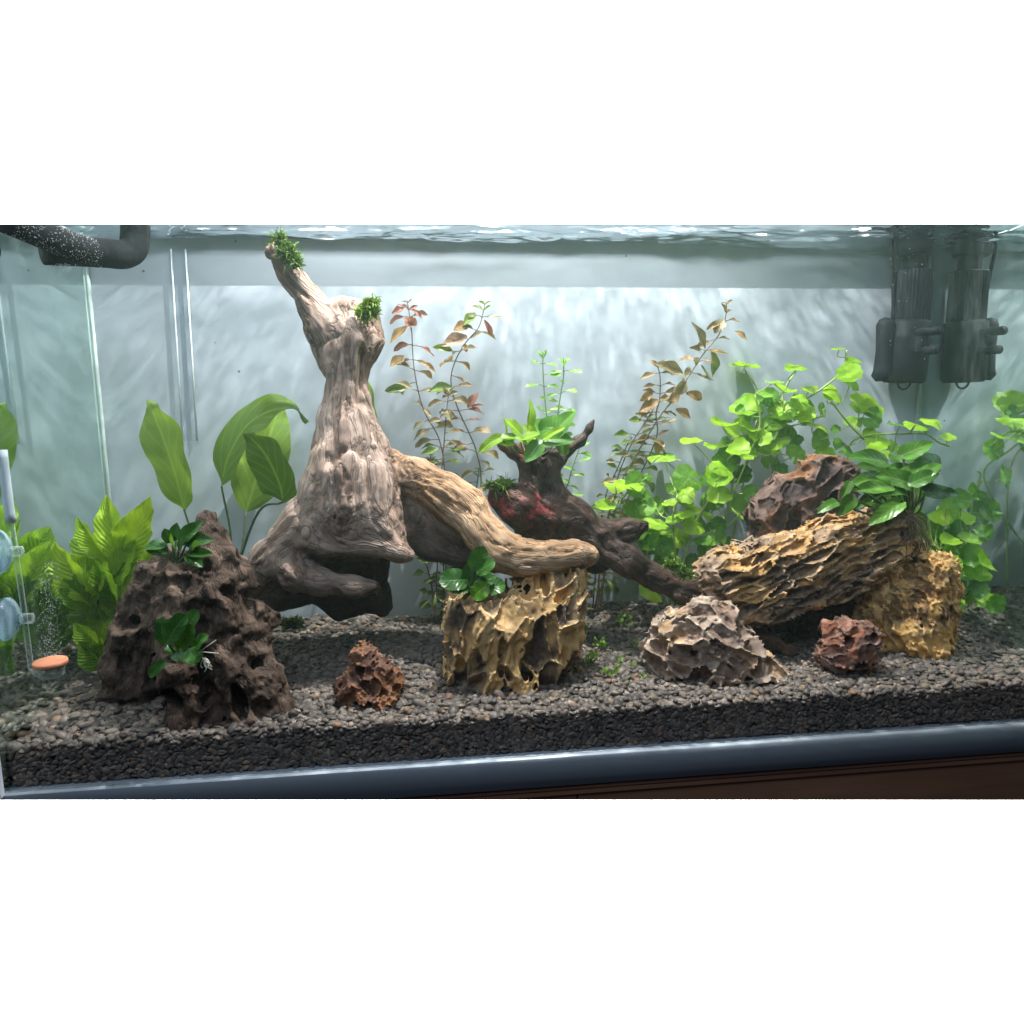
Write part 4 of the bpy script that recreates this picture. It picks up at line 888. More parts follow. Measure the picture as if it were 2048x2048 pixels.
# --- reddish stem plants standing against the back
m_lud = leaf_mat('olive_red_leaf', (.19, .175, .085), (.34, .255, .145), transl=.35, veins=6, spots=(.28, .13, .09))  # paled and muted, water haze put into the leaf colour
m_ludr = leaf_mat('red_leaf', (.22, .075, .06), (.34, .17, .13), transl=.38, veins=6)
m_ludo = leaf_mat('orange_leaf', (.24, .15, .06), (.34, .22, .09), transl=.38, veins=6)
m_ludg = leaf_mat('olive_leaf', (.10, .17, .035), (.20, .27, .06), transl=.35, veins=6)
L_lu = [leaf_mesh('leaf', P_LANCE, .3, c, .05, 1.5, 9, 5, 80+i, tw) for i, (c, tw) in enumerate(((.5, .3), (.9, -.3), (-.4, .4), (.2, 0)))]
def stem_plant(name, label, path, Y, mats, L=(26, 40), wr=.36, step=30, start=0.1, seed=0, group=None, sm=m_stem_b, extra=(), rad=.0013, toprot=None, meshes=None, droop=.2):
    """path in px from the tip down to the root; leaves in opposite pairs at each node"""
    r = np.random.RandomState(seed); meshes = meshes or L_lu
    Yf = lambda i: Y if not hasattr(Y, '__len__') else Y[0]+(Y[1]-Y[0])*i/(len(path)-1)
    P = [at(p[0], p[1], Yf(i)) for i, p in enumerate(path)]; P[-1] = P[-1].copy(); P[-1][2] = min(P[-1][2], gz(P[-1][0], P[-1][1])-.001)
    th = thing(name, P[-1], label, 'aquarium plant', group); C = smooth_path(P, 8); V, Fc = tube_data(C, np.linspace(rad*.55, rad, len(C)), 6); mesh_obj('stem', V, Fc, sm, th)
    C = np.array(C); s = np.concatenate([[0], np.cumsum(np.linalg.norm(np.diff(C, axis=0), axis=1))]); pos = pxm(6, 1.0); k = 0; J = Join()
    while pos < s[-1]*(1-start):
        c = np.array([np.interp(pos, s, C[:, i]) for i in range(3)]); a0 = r.uniform(0, 3.14) if k % 2 else r.uniform(-.5, .5)
        for sd in (0, 1):
            if r.rand() < .12 and k > 1: continue
            a = a0+sd*math.pi+r.uniform(-.3, .3); l = pxm(r.uniform(*L)*(.45 if k == 0 else .75 if k == 1 else 1), 1.05); up_ = r.uniform(-droop, .55) if k > 1 else r.uniform(.4, 1.0)
            d = np.array([math.cos(a), math.sin(a)*.45, up_]); d /= np.linalg.norm(d); pet = l*r.uniform(.15, .45)*(k > 1); b_ = c+d*pet; b_[1] = min(b_[1], DB-.006)
            if pet > .002: J.tube(arc(c, b_, (0, 0, .001), 3), .00055, 4)
            tip = b_+d*l+np.array([0, 0, -l*r.uniform(0, .5)*(k > 1)]); tip[1] = min(tip[1], DB-.004)
            mt = mats[min(len(mats)-1, int(r.uniform(0, 1)*1.3+k*.28))] if len(mats) > 1 else mats[0]
            place_leaf(meshes[r.randint(len(meshes))], mt, b_, tip, l*wr*r.uniform(.8, 1.2), (r.uniform(-.6, .6), -.8, .8), th)
        pos += pxm(step, 1.05)*r.uniform(.7, 1.3)*(0.5 if k < 2 else 1); k += 1
    for (b_, t_, w_, mt) in extra: place_leaf(L_lu[r.randint(4)], mt, at(*b_, Yf(0)), at(*t_, Yf(0)-.01), pxm(w_, 1.05), (r.uniform(-.3, .3), -1, .4), th)
    if J.V: J.build('petiole', sm, th)
    return th
GR = 'reddish stem plants along the back'
stem_plant('stem_plant', 'red tipped stem plant just right of the driftwood stump', [(814, 600), (823, 659), (827, 726), (836, 780), (850, 826), (877, 875), (888, 930), (890, 1020), (888, 1120), (884, 1225)], 1.075, [m_ludr, m_ludr, m_ludo, m_lud, m_ludg], seed=1, group=GR, step=25,
    extra=[((815, 652), (779, 685), 18, m_ludo), ((808, 712), (779, 732), 20, m_ludo), ((812, 778), (770, 778), 18, m_ludg), ((823, 618), (845, 635), 10, m_ludr), ((808, 615), (782, 632), 12, m_ludr), ((826, 650), (812, 636), 22, m_ludr), ((822, 650), (830, 636), 20, m_ludr)])
stem_plant('stem_plant', 'stem plant with a pale pink leaf and a bent yellowish tip', [(971, 604), (958, 653), (931, 686), (909, 726), (902, 766), (915, 815), (936, 861), (952, 901), (962, 960), (950, 1060), (905, 1225)], 1.07, [m_ludg, m_lud, m_ludo, m_ludr, m_lud], seed=2, group=GR, step=25,
    extra=[((938, 650), (908, 655), 24, m_ludo), ((934, 672), (884, 690), 28, leaf_mat('pink_leaf', (.42, .25, .20), (.50, .34, .28), transl=.4, veins=6)), ((905, 702), (868, 690), 14, m_ludg), ((928, 688), (934, 708), 14, m_lud), ((950, 626), (928, 648), 20, m_ludg), ((968, 640), (987, 670), 10, m_ludr), ((905, 775), (856, 776), 24, m_ludg), ((935, 815), (955, 785), 18, m_ludr), ((940, 812), (973, 814), 10, m_ludr), ((950, 858), (985, 870), 22, m_lud)])
stem_plant('stem_plant', 'brown leaved stem plant crowded between the two taller red ones', [(898, 780), (892, 834), (888, 888), (882, 960), (878, 1060), (868, 1222)], 1.06, [m_lud, m_lud, m_ludg], seed=3, group=GR, step=19)
stem_plant('stem_plant', 'short green stem plant low behind the tan branch', [(860, 905), (868, 960), (878, 1040), (892, 1130), (880, 1222)], 1.085, [m_ludg, m_lud], seed=4, group=GR, step=22, sm=m_stem_d, L=(20, 30))
stem_plant('stem_plant', 'stem plant with small leaves beside the moss on the dark driftwood', [(958, 935), (952, 985), (940, 1050), (912, 1140), (898, 1224)], 1.08, [m_ludg, m_lud], seed=14, group=GR, step=22, sm=m_stem_d, L=(18, 28))
stem_plant('stem_plant', 'tall brown stem plant slanting up to the right with wide spaced leaves', [(1453, 604), (1450, 640), (1436, 672), (1409, 705), (1377, 753), (1347, 799), (1323, 828), (1296, 871), (1269, 915), (1235, 980), (1205, 1080), (1195, 1200)], 1.07, [m_lud, m_ludo, m_lud], seed=5, group=GR, step=32,
    extra=[((1410, 698), (1386, 642), 18, m_lud), ((1447, 640), (1432, 662), 28, m_lud), ((1424, 700), (1431, 755), 26, m_ludg), ((1470, 662), (1496, 678), 14, m_ludo), ((1395, 728), (1384, 715), 16, m_lud), ((1402, 730), (1420, 770), 9, m_ludg), ((1352, 790), (1376, 760), 26, m_lud), ((1372, 786), (1410, 795), 20, m_ludo), ((1340, 800), (1358, 790), 24, m_ludo)])
stem_plant('stem_plant', 'stem plant with a large olive top leaf left of the slanting one', [(1312, 723), (1320, 753), (1319, 799), (1312, 828), (1314, 870), (1290, 930), (1250, 1010), (1215, 1110), (1200, 1202)], 1.075, [m_ludo, m_lud, m_ludo, m_ludg], seed=6, group=GR, step=22,
    extra=[((1366, 748), (1314, 726), 28, m_lud), ((1316, 800), (1280, 822), 26, m_ludo), ((1305, 785), (1282, 800), 18, m_ludo), ((1352, 818), (1384, 835), 22, m_ludo), ((1325, 880), (1312, 905), 22, m_ludo)])
stem_plant('stem_plant', 'olive stem plant leaning right low behind the horned driftwood', [(1304, 823), (1280, 860), (1262, 890), (1240, 941), (1225, 1000), (1205, 1100), (1190, 1202)], 1.085, [m_lud, m_ludg], seed=7, group=GR, step=19)
stem_plant('stem_plant', 'small leaved stem plant at the foot of the slanting reddish stems', [(1258, 880), (1238, 930), (1212, 990), (1198, 1080), (1185, 1202)], 1.09, [m_ludg, m_lud], seed=8, group=GR, step=22, sm=m_stem_d, L=(16, 28))
stem_plant('stem_plant', 'yellowing stem plant low between yellow stone and the sloping wood leg', [(1150, 1080), (1158, 1120), (1166, 1160), (1168, 1208)], 1.06, [leaf_mat('yellowing_leaf', (.20, .24, .04), (.36, .36, .06), transl=.35), m_lud], seed=10, group=GR, step=22, L=(18, 30))
stem_plant('stem_plant', 'yellow green stem plant low behind the overhanging stump', [(842, 1080), (850, 1120), (862, 1165), (872, 1218)], 1.07, [leaf_mat('yellow_green_leaf', (.20, .26, .03), (.38, .40, .06), transl=.38, spots=(.30, .12, .03)), m_ludg], seed=11, group=GR, step=22, L=(22, 36), wr=.6)

# --- slim light green stems behind the horned driftwood
m_bac = leaf_mat('bacopa_leaf', (.14, .34, .05), (.26, .48, .09), transl=.38, veins=4)
L_ba = [leaf_mesh('leaf', P_SPOON, .1, c, .02, 1, 8, 5, 100+i) for i, c in enumerate((.2, -.4, .5))]
G2 = 'slim pale green stems behind the dark driftwood'
for i, (lab, path) in enumerate((('taller slim stem with spoon shaped leaves above the yellow green rosette', [(1086, 702), (1086, 740), (1089, 790), (1093, 830), (1096, 900), (1098, 1000), (1100, 1205)]),
                                 ('slim stem with spoon shaped leaves, right of the taller one', [(1127, 716), (1127, 753), (1121, 790), (1116, 830), (1112, 900), (1110, 1000), (1110, 1205)]),
                                 ('leafy pale stem rising right of the horned driftwood', [(1166, 880), (1152, 915), (1138, 960), (1130, 1010), (1125, 1205)]))):
    stem_plant('slim_stem_plant', lab, path, 1.07, [m_bac], L=(22, 32), wr=.42, step=24, seed=30+i, group=G2, sm=simple('slim_stem', (.12, .22, .08), .5), meshes=L_ba, droop=-.1, start=.3)

# --- pennywort
m_pen = leaf_mat('pennywort_leaf', (.20, .42, .02), (.42, .66, .04), vein=(.30, .55, .06), transl=.42, rough=.45, veins=1, var=.3)
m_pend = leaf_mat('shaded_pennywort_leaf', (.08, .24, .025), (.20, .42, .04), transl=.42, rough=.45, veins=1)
m_pens = simple('pennywort_stem', (.28, .40, .10), .45)
L_pe = [round_leaf('leaf', 200+i, c, .055, 9, g) for i, (c, g) in enumerate(((.15, .12), (-.22, .25), (.3, .10), (.05, .4)))]
def pennywort(label, leaves, vines, Y, seed, fill=0, box_=None):
    r = np.random.RandomState(seed); C = []
    for v in vines: C += smooth_path([at(*p) for p in v], 8)
    root = at(*vines[0][-1]); root[2] = gz(root[0], root[1])
    th = thing('pennywort', root, label, 'aquarium plant'); J = Join()
    for v in vines: J.tube(smooth_path([at(*p) for p in v], 8), .0014, 6)
    C = np.array(C)
    ls = list(leaves)
    for i in range(fill):
        for _ in range(30):
            x, y = r.uniform(box_[0], box_[2]), r.uniform(box_[1], box_[3])
            c_ = at(x, y, Y)
            if np.min(np.linalg.norm((C-c_)[:, [0, 2]], axis=1)) < .03: break
        ls.append((x, y, r.uniform(9, 25), 2 if r.rand() < .7 else 1, Y+r.uniform(.0, .045)))
    for i, (x, y, rad, kind, *yy) in enumerate(ls):
        Yl = yy[0] if yy else Y+r.uniform(-.03, .03)
        c = at(x, y, Yl); c[1] = min(c[1], DB-.008)
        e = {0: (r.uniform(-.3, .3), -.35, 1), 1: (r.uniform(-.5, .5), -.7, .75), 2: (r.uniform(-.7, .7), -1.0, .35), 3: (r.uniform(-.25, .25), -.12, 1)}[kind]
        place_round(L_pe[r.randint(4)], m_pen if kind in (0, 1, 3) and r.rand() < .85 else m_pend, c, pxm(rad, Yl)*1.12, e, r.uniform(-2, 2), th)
        k = np.argmin(np.linalg.norm(C-(c+np.array([0, 0, -.012])), axis=1)); p = C[k]
        if np.linalg.norm(p-c) < .11: J.tube(arc(c, p, (r.uniform(-.006, .006), .003, -.004), 4), .00075, 5)
        else: J.tube(arc(c, c+np.array([r.uniform(-.01, .01), .008, -.035]), (0, 0, 0), 3), .00075, 5)
    J.build('stem', m_pens, th); return th
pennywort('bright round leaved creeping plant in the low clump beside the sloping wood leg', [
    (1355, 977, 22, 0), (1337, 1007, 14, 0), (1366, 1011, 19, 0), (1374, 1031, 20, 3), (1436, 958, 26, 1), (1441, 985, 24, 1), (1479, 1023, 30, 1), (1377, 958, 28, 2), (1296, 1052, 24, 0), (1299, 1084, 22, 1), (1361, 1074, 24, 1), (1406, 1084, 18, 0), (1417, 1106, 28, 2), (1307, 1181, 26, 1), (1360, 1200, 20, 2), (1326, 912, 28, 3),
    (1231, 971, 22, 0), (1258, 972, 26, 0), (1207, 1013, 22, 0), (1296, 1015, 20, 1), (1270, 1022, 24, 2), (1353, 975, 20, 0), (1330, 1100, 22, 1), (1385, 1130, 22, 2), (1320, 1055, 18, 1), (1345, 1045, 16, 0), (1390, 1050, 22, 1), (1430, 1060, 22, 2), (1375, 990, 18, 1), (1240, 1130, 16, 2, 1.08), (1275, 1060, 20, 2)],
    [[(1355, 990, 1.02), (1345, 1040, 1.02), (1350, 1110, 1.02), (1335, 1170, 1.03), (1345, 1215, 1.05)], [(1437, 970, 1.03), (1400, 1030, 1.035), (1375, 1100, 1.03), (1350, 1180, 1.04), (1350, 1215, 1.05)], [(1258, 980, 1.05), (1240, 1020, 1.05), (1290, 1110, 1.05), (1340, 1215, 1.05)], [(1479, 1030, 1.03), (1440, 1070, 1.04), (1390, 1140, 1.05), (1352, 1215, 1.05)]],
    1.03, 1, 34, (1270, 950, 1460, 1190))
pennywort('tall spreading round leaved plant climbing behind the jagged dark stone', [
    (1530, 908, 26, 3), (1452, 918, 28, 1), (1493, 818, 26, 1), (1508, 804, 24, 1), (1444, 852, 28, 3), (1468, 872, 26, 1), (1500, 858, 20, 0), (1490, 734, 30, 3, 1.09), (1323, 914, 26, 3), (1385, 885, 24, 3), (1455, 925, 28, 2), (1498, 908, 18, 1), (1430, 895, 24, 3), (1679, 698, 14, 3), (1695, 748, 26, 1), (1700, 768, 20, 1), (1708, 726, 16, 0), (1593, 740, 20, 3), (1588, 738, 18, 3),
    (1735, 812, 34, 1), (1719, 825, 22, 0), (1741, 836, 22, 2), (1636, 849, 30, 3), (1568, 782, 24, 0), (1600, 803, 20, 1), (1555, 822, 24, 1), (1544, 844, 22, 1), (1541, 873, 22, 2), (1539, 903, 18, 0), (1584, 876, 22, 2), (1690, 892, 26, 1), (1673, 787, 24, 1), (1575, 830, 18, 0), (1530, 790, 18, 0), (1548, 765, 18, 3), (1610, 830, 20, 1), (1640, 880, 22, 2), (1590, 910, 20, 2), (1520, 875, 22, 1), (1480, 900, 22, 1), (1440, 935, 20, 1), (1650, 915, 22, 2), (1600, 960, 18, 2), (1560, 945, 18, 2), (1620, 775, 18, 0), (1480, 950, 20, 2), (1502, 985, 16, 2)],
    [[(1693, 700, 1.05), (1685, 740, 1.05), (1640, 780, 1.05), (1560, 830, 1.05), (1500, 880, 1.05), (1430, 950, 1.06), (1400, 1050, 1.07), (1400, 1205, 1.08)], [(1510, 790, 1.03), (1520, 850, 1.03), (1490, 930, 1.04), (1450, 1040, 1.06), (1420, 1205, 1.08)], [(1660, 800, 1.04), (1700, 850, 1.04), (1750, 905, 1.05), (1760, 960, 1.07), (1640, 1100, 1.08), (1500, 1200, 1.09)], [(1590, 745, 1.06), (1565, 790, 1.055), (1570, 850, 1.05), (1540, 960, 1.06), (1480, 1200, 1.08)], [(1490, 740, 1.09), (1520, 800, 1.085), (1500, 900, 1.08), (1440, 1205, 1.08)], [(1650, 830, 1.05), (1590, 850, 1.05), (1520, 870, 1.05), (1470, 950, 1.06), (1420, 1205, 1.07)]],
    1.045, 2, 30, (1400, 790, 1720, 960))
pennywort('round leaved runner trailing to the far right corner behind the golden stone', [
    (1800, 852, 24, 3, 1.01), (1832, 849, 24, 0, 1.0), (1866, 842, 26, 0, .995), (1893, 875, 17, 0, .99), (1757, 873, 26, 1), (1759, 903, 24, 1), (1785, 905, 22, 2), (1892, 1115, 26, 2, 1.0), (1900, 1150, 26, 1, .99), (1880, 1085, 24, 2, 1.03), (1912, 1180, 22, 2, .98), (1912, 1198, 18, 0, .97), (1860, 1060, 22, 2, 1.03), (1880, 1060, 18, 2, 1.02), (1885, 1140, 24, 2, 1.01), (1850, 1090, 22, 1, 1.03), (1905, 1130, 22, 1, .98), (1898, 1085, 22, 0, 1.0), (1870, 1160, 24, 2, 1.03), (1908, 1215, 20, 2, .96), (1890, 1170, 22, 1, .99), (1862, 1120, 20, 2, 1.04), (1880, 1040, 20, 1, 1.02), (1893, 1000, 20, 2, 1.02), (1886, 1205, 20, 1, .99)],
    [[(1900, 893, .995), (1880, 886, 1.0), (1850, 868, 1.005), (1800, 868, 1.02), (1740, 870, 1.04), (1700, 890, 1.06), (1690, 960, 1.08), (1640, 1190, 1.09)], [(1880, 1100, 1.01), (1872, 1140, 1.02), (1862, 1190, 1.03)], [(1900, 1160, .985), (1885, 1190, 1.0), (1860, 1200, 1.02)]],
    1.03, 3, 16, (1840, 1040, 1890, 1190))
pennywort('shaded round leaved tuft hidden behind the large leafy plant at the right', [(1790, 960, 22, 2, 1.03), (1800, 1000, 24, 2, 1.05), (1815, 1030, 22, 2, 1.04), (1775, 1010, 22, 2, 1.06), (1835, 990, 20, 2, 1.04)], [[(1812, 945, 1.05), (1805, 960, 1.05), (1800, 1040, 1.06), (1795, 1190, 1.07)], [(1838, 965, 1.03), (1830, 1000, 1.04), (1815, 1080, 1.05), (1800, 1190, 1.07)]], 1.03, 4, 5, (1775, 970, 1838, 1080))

# --- moss pads and tiny sprouts
m_moss = leaf_mat('moss', (.05, .12, .015), (.17, .28, .035), transl=.25, rough=.6)
def moss(label, spots, n, L, seed, parent_label=None, long_=0):
    r = np.random.RandomState(seed); V, Fc, UV = [], [], []; c0 = at(*spots[0][:3])
    for q in range(n):
        x, y, Y, rx, ry = spots[r.randint(len(spots))]; a = r.uniform(0, 6.28); k = math.sqrt(r.rand()); p = at(x+math.cos(a)*rx*k, y+math.sin(a)*ry*k, Y-r.uniform(0, .006))
        d = r.normal(0, 1, 3)+np.array([0, -.7, .6]); d /= np.linalg.norm(d); l = L*r.uniform(.5, 1.4)*(2.2 if r.rand() < long_ else 1); s = np.cross(d, r.normal(0, 1, 3)); s /= np.linalg.norm(s); s *= .0007
        m_ = p+d*l*.55+r.normal(0, l*.12, 3); e = p+d*l+np.array([0, 0, -l*.15]); i = len(V)
        V += [tuple(p-s), tuple(p+s), tuple(m_+s*1.2), tuple(m_-s*1.2), tuple(e)]; UV += [(0, .3), (0, .7), (.5, .7), (.5, .3), (1, .5)]; Fc += [(i, i+1, i+2, i+3), (i+3, i+2, i+4)]
    me = finish_leaf('moss_pad', V, Fc, UV); me.materials[0] = m_moss; o = bpy.data.objects.new('moss_pad', me); COL.objects.link(o); return props(o, label, 'moss', 'moss pads tied to the driftwood')
moss('long moss pad hanging on the topmost tip of the pale stump', [(562, 485, .972, 8, 18), (570, 500, .97, 12, 14), (582, 512, .968, 13, 16), (592, 525, .966, 10, 10)], 1500, .007, 1, long_=.12)
moss('round moss pad on the cut top of the pale stump', [(738, 620, .955, 20, 18), (728, 628, .953, 14, 12), (742, 612, .955, 12, 12)], 1500, .007, 2, long_=.08)
moss('thin moss tuft on the red face of the horned driftwood', [(990, 972, .965, 22, 8), (1010, 968, .968, 16, 8)], 500, .008, 3, long_=.1)
moss('dark moss patch on the sloping leg of the horned driftwood', [(1355, 1135, .92, 18, 10), (1372, 1150, .918, 14, 8), (1340, 1128, .922, 12, 6)], 500, .006, 4)
moss('faint moss tuft on gravel beneath the pale stump', [(585, 1248, 1.02, 22, 10)], 300, .009, 5)
m_spr = leaf_mat('sprout_leaf', (.16, .36, .03), (.30, .55, .06), transl=.3)
for i, (x, y, kind) in enumerate(((1137, 1346, 0), (1183, 1335, 1), (1202, 1303, 1), (1223, 1354, 1), (1248, 1255, 1), (1272, 1300, 0), (1264, 1333, 2), (1261, 1371, 2), (1285, 1357, 2), (1167, 1273, 0))):
    g = gpt(x, y); g[2] += .001; r = np.random.RandomState(300+i)
    lab = ('tiny sprout lying by the right foot of the yellow stone', 'small green tuft on gravel right of the yellow stone', 'feathery tuft midway between yellow and pitted stones', 'pale tuft nearest the front glass among the sprouts', 'sprout farthest back on the gravel', 'upright sprout beside the left edge of the pitted stone',
           'bright two leaved sprout near the pitted stone', 'lone leaf lying on gravel nearest the front', 'small round leaf beside the pitted stone foot', 'thin sprout behind the yellow stone')[i]
    th = thing('sprout', g, lab, 'sprout', 'little sprouts on the gravel')
    if kind < 2:
        J = Join()
        for k in range(5 if kind == 0 else 13):
            e = g+np.array([r.uniform(-.012, .012), r.uniform(-.008, .004), r.uniform(.003, .018)]); J.tube(arc(g, e, (0, 0, .002), 3), 0.0006, 4)
            place_leaf(L_ba[k % 3], m_spr, e, e+np.array([r.uniform(-.006, .006), -.002, r.uniform(.001, .007)]), .0042, (0, -.7, .7), th)
        J.build('stem', m_stem_g, th)
    else:
        for k in range(3): place_leaf(L_ro[k % 3], m_spr, g+np.array([0, 0, .001]), g+np.array([r.uniform(-.006, .006), -.003, r.uniform(.002, .006)]), .005, (0, -.6, .8), th)

# ------------------------------------------------------------------ equipment
m_blk, nt, b = new_mat('black_plastic'); b.inputs['Base Color'].default_value = (.010, .013, .017, 1); b.inputs['Roughness'].default_value = .6; b.inputs['Specular IOR Level'].default_value = .12
m_foam, nt, b = new_mat('black_hose'); n = noise(nt, 160, 5, .75); b.inputs['Base Color'].default_value = (.010, .012, .014, 1); b.inputs['Roughness'].default_value = .8; b.inputs['Specular IOR Level'].default_value = .1; bump(nt, b, n, .6, .002)
def lathe(name, axis_pts, mat, parent, n=28, ribs=0):
    """axis_pts: (centre, radius) along an axis"""
    V, Fc = tube_data([p for p, r in axis_pts], [r for p, r in axis_pts], n)
    return mesh_obj(name, V, Fc, mat, parent)
FY = 1.085
FI = thing('internal_filter', at(1808, 766, FY), 'black upright internal filter in the back right corner', 'filter')
ax = lambda px, py: at(px, py, FY)
def cyl(name, top, bot, r0, r1, bev=3, ribs=0):
    a, b_ = np.array(ax(*top)), np.array(ax(*bot)); d = (b_-a)/np.linalg.norm(b_-a); rr0, rr1 = pxm(r0, FY), pxm(r1, FY); e = pxm(bev, FY)
    V, Fc = tube_data([a, a+d*.0001, a+d*e, b_-d*e, b_-d*.0001, b_], [rr0*.3, rr0-e, rr0, rr1, rr1-e, rr1*.3], 40 if not ribs else ribs*2)
    if ribs:
        V = np.array([list(v) for v in V]); c = a+np.outer(((V-a)@d), d); k = (np.arange(len(V)) % (ribs*2)) % 2; V = c+(V-c)*(1-.035*k)[:, None]
    return mesh_obj(name, V, Fc, m_blk, FI, smooth=not ribs)
cyl('head', (1834, 440), (1831, 512), 37, 36)
cyl('pipe', (1831, 505), (1829, 546), 23, 23, 1)
cyl('body', (1828, 541), (1820, 650), 37, 38, 3, 34)
cyl('motor_housing', (1820, 640), (1806, 766), 42, 44, 6)
# side bulge with its outlet
a = ax(1772, 655); b_ = ax(1768, 745)
V, Fc = tube_data([ax(1774, 636), ax(1773, 640), ax(1772, 650), ax(1770, 700), ax(1767, 740), ax(1765, 752), ax(1765, 762)], [pxm(k, FY) for k in (6, 14, 19, 18, 20, 22, 14)], 24)
mesh_obj('bulge', V, Fc, m_blk, FI)
for z_, L in ((668, .048), (704, .045)):                             # the two nozzle arms facing the front
    c = ax(1812, z_); V, Fc = tube_data([c+np.array([0, -.022, 0]), c+np.array([0, -.024-L, 0])], .0062, 18); mesh_obj('nozzle', V, Fc, m_blk, FI)
c = ax(1812, 686); box('nozzle_bracket', (c[0]-.005, c[1]-.044, c[2]-.014), (c[0]+.005, c[1]-.028, c[2]+.014), m_blk, FI, .001)
P = [ax(1808, 763)+np.array([math.cos(t)*.0105, 0, -math.sin(t)*.0115]) for t in np.linspace(0, math.pi, 14)]
V, Fc = tube_data(P, .0016, 8); mesh_obj('hanging_loop', V, Fc, m_blk, FI)
V, Fc = tube_data(smooth_path([ax(1792, 452), ax(1783, 480), ax(1786, 560), ax(1786, 640), ax(1778, 660)], 6), .0026, 8); mesh_obj('cable', V, Fc, m_blk, FI)
for p_ in FI.children:
    if p_.name.split('.')[0] in ('head', 'cable'): cut_by_ray_row(p_, 448)

# return hose along the surface at the left
HO = thing('return_hose', at(262, 505, 1.0), 'black hose bent along the water surface in the top left corner', 'hose')
C = smooth_path([at(271, 447, 1.0), at(270, 475, 1.0), at(266, 497, .995), at(246, 509, .985), at(205, 506, .965), at(140, 502, .945), at(86, 499, .928)], 8)
V, Fc = tube_data(C, [pxm(25, 1.0)]*len(C), 20); o = mesh_obj('tube', V, Fc, m_foam); cut_by_ray_row(o, 448); adopt(o, HO)
C2 = smooth_path([at(196, 508, .962), at(150, 494, .94), at(100, 474, .912), at(50, 452, .888), at(10, 436, .868)], 8)
V, Fc = tube_data(C2, [pxm(25, .95)]*len(C2), 20); o = mesh_obj('tube', V, Fc, m_foam); cut_by_ray_row(o, 448); adopt(o, HO)
r = np.random.RandomState(6); m_bub, nt, b = new_mat('air_bubble'); b.inputs['Base Color'].default_value = (.8, .88, .9, 1); b.inputs['Roughness'].default_value = .08; b.inputs['Alpha'].default_value = .75
IV, IF = ico(1)
def bubbles(name, label, P, R):
    V, Fc = [], []
    for p, q in zip(P, R): o_ = len(V); V += [tuple(p+v*q) for v in IV]; Fc += [tuple(i+o_ for i in f) for f in IF]
    o = mesh_obj(name, V, Fc, m_bub); return props(o, label, 'bubbles', kind='stuff')
Ca = np.array(C2); P, Rr = [], []
for i in range(620):
    k = r.randint(1, len(Ca)-1); d = Ca[k]-Ca[k-1]; d /= np.linalg.norm(d); n_ = np.array([r.uniform(-.6, .6), -1, r.uniform(-.8, 1.0)]); n_ -= d*(n_@d); n_ /= np.linalg.norm(n_)
    p = Ca[k]+d*r.uniform(-.006, .006)+n_*pxm(25, .95)
    if p[2] < ZW-.004 and r.rand() < .9 and (1024-F_PX*((p-EYE)@UP)/((p-EYE)@FWD)) > 452: P.append(p); Rr.append(r.uniform(.0002, .0005))
for i in range(160):
    P.append(at(122+r.normal(0, 11), 535+abs(r.normal(0, 1))*10-8, .93)); Rr.append(r.uniform(.0002, .0005))
bubbles('hose_bubbles', 'tiny air bubbles clinging to the black hose', P, Rr)
P, Rr = [], []
for i in range(520):
    t = r.rand()**1.4; P.append(at(100+(r.normal(0, 16)+t*8*math.sin(t*7))*(1-.25*t), 1312-t*190, .829+r.uniform(-.012, .012))); Rr.append(r.uniform(.00020, .00045))
bubbles('mist_bubbles', 'fine mist of bubbles rising from the orange diffuser disc', P, Rr)
P, Rr = [], []
for i in range(70): P.append(at(r.uniform(1560, 1850), r.uniform(455, 720), .88+r.uniform(-.05, .05))); Rr.append(r.uniform(.0002, .00055))
for i in range(110): P.append(at(r.uniform(300, 1900), r.uniform(500, 1200), .86+r.uniform(-.05, .1))); Rr.append(r.uniform(.00012, .0003))
bubbles('drifting_bubbles', 'pale specks and bubbles drifting in the water near the filter', P, Rr)
P, Rr = [], []

# glass diffuser on its tube
def clear_mat(name, tint, shine, lo, hi):
    m = bpy.data.materials.new(name); m.use_nodes = True; nt = m.node_tree; b = nt.nodes['Principled BSDF']; b.inputs['Base Color'].default_value = (*shine, 1); b.inputs['Roughness'].default_value = .12
    tr = nt.nodes.new('ShaderNodeBsdfTransparent'); tr.inputs[0].default_value = (*tint, 1); lw = nt.nodes.new('ShaderNodeLayerWeight'); lw.inputs[0].default_value = .4
    ms = nt.nodes.new('ShaderNodeMixShader'); nt.links.new(maprange(nt, lw.outputs['Facing'], .1, 1, lo, hi), ms.inputs[0]); nt.links.new(tr.outputs[0], ms.inputs[1]); nt.links.new(b.outputs[0], ms.inputs[2]); nt.links.new(ms.outputs[0], nt.nodes['Material Output'].inputs['Surface']); return m
m_gl = clear_mat('clear_glass', (.93, .96, .96), (.70, .80, .80), .06, .75)
m_cup = clear_mat('blue_suction_rubber', (.86, .93, .98), (.55, .74, .92), .10, .6)
m_frost = bpy.data.materials.new('frosted_tube'); m_frost.use_nodes = True; b = m_frost.node_tree.nodes['Principled BSDF']
b.inputs['Base Color'].default_value = (.62, .74, .84, 1); b.inputs['Roughness'].default_value = .3; b.inputs['Transmission Weight'].default_value = .35; b.inputs['IOR'].default_value = 1.1
DI = thing('diffuser', at(102, 1340, .829), 'small glass diffuser with an orange ceramic disc near the left pane', 'diffuser')
Yd = .826
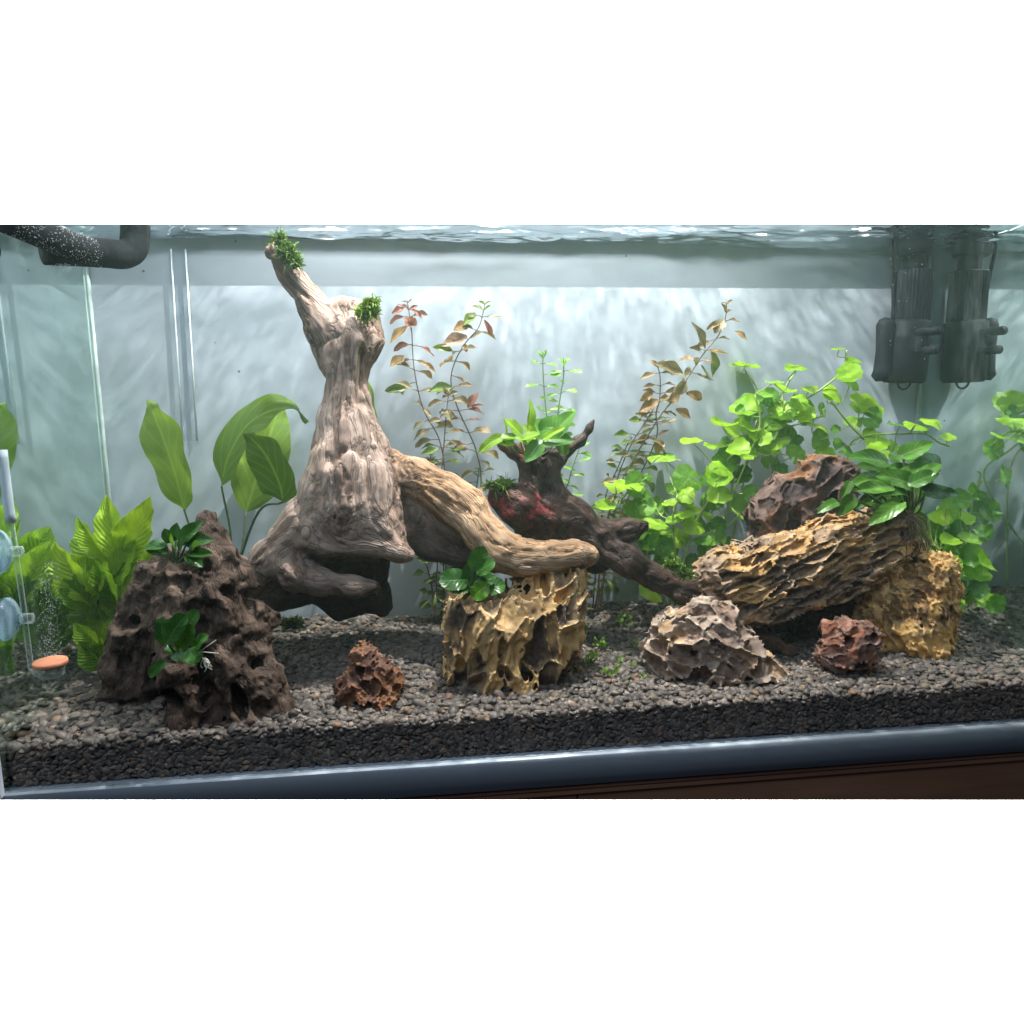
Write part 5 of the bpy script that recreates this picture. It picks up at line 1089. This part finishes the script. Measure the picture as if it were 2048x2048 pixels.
V, Fc = tube_data(smooth_path([at(4, 900, Yd), at(12, 970, Yd), at(22, 1045, Yd)], 4), pxm(9, Yd), 14); mesh_obj('hose_end', V, Fc, m_frost, DI)
C = smooth_path([at(20, 1030, Yd), at(31, 1103, Yd), at(47, 1215, Yd), at(60, 1320, Yd), at(66, 1342, Yd), at(80, 1350, Yd), at(98, 1352, Yd+.003)], 6)
V, Fc = tube_data(C, pxm(5.2, Yd), 14); mesh_obj('glass_tube', V, Fc, m_gl, DI)
c = at(102, 1334, .829); z = np.array([0, 0, 1.])
V, Fc = tube_data([c+z*t for t in (.0022, .0034, .0060, .0072, .0074)], [pxm(k, .829) for k in (29, 31, 31, 30, 10)], 40); mesh_obj('ceramic_disc', V, Fc, simple('orange_ceramic', (.62, .24, .13), .75), DI)
V, Fc = tube_data([c+z*t for t in (.002, -.002, -.008, -.0100, -.0105)], [pxm(k, .829) for k in (29, 24, 23.5, 21, 8)], 32); mesh_obj('glass_cup', V, Fc, m_gl, DI)
for (kx, ky) in ((31, 1103), (53, 1237)):
    k_ = at(kx, ky, Yd); wx = XL+.0006
    V, Fc = tube_data([(k_[0]+.007, k_[1], k_[2]), (k_[0]+.006, k_[1], k_[2]), (k_[0]-.004, k_[1], k_[2]), (k_[0]-.006, k_[1], k_[2])], [.003, .0055, .0055, .004], 16); mesh_obj('clip', V, Fc, m_gl, DI)
    V, Fc = tube_data([(k_[0]-.005, k_[1], k_[2]), (wx+.0105, k_[1], k_[2]), (wx+.0085, k_[1], k_[2]), (wx+.004, k_[1], k_[2]), (wx+.001, k_[1], k_[2]), (wx+.0002, k_[1], k_[2])], [.004, .006, .012, .0195, .0225, .0225], 32); mesh_obj('suction_cup', V, Fc, m_cup, DI)

# thin clear tube hanging on the back pane
TU = thing('clear_tube', at(357, 882, DB-.006), 'thin clear plastic tube hanging down the back pane at the left', 'tube')
for xx in (347, 375):
    x0 = 342 if xx == 347 else 371
    x1 = 365 if xx == 347 else 394
    V, Fc = tube_data([at(x0, 498, DB-.004), at(x1, 882, DB-.004)], .0012, 8); mesh_obj('tube_edge', V, Fc, simple('tube_plastic', (.75, .80, .82), .15), TU)
V, Fc = tube_data([at(356, 498, DB-.0042), at(379, 882, DB-.0042)], pxm(14, DB), 16); V = np.array([list(v) for v in V]); V[:, 1] = np.maximum(DB-.0052, np.minimum(V[:, 1], DB-.002))
m_tb = bpy.data.materials.new('tube_wall'); m_tb.use_nodes = True; nt = m_tb.node_tree; nt.nodes.clear(); out = nt.nodes.new('ShaderNodeOutputMaterial'); tr = nt.nodes.new('ShaderNodeBsdfTransparent'); tr.inputs[0].default_value = (.95, .96, .97, 1); nt.links.new(tr.outputs[0], out.inputs[0])
mesh_obj('tube_wall', V, Fc, m_tb, TU)
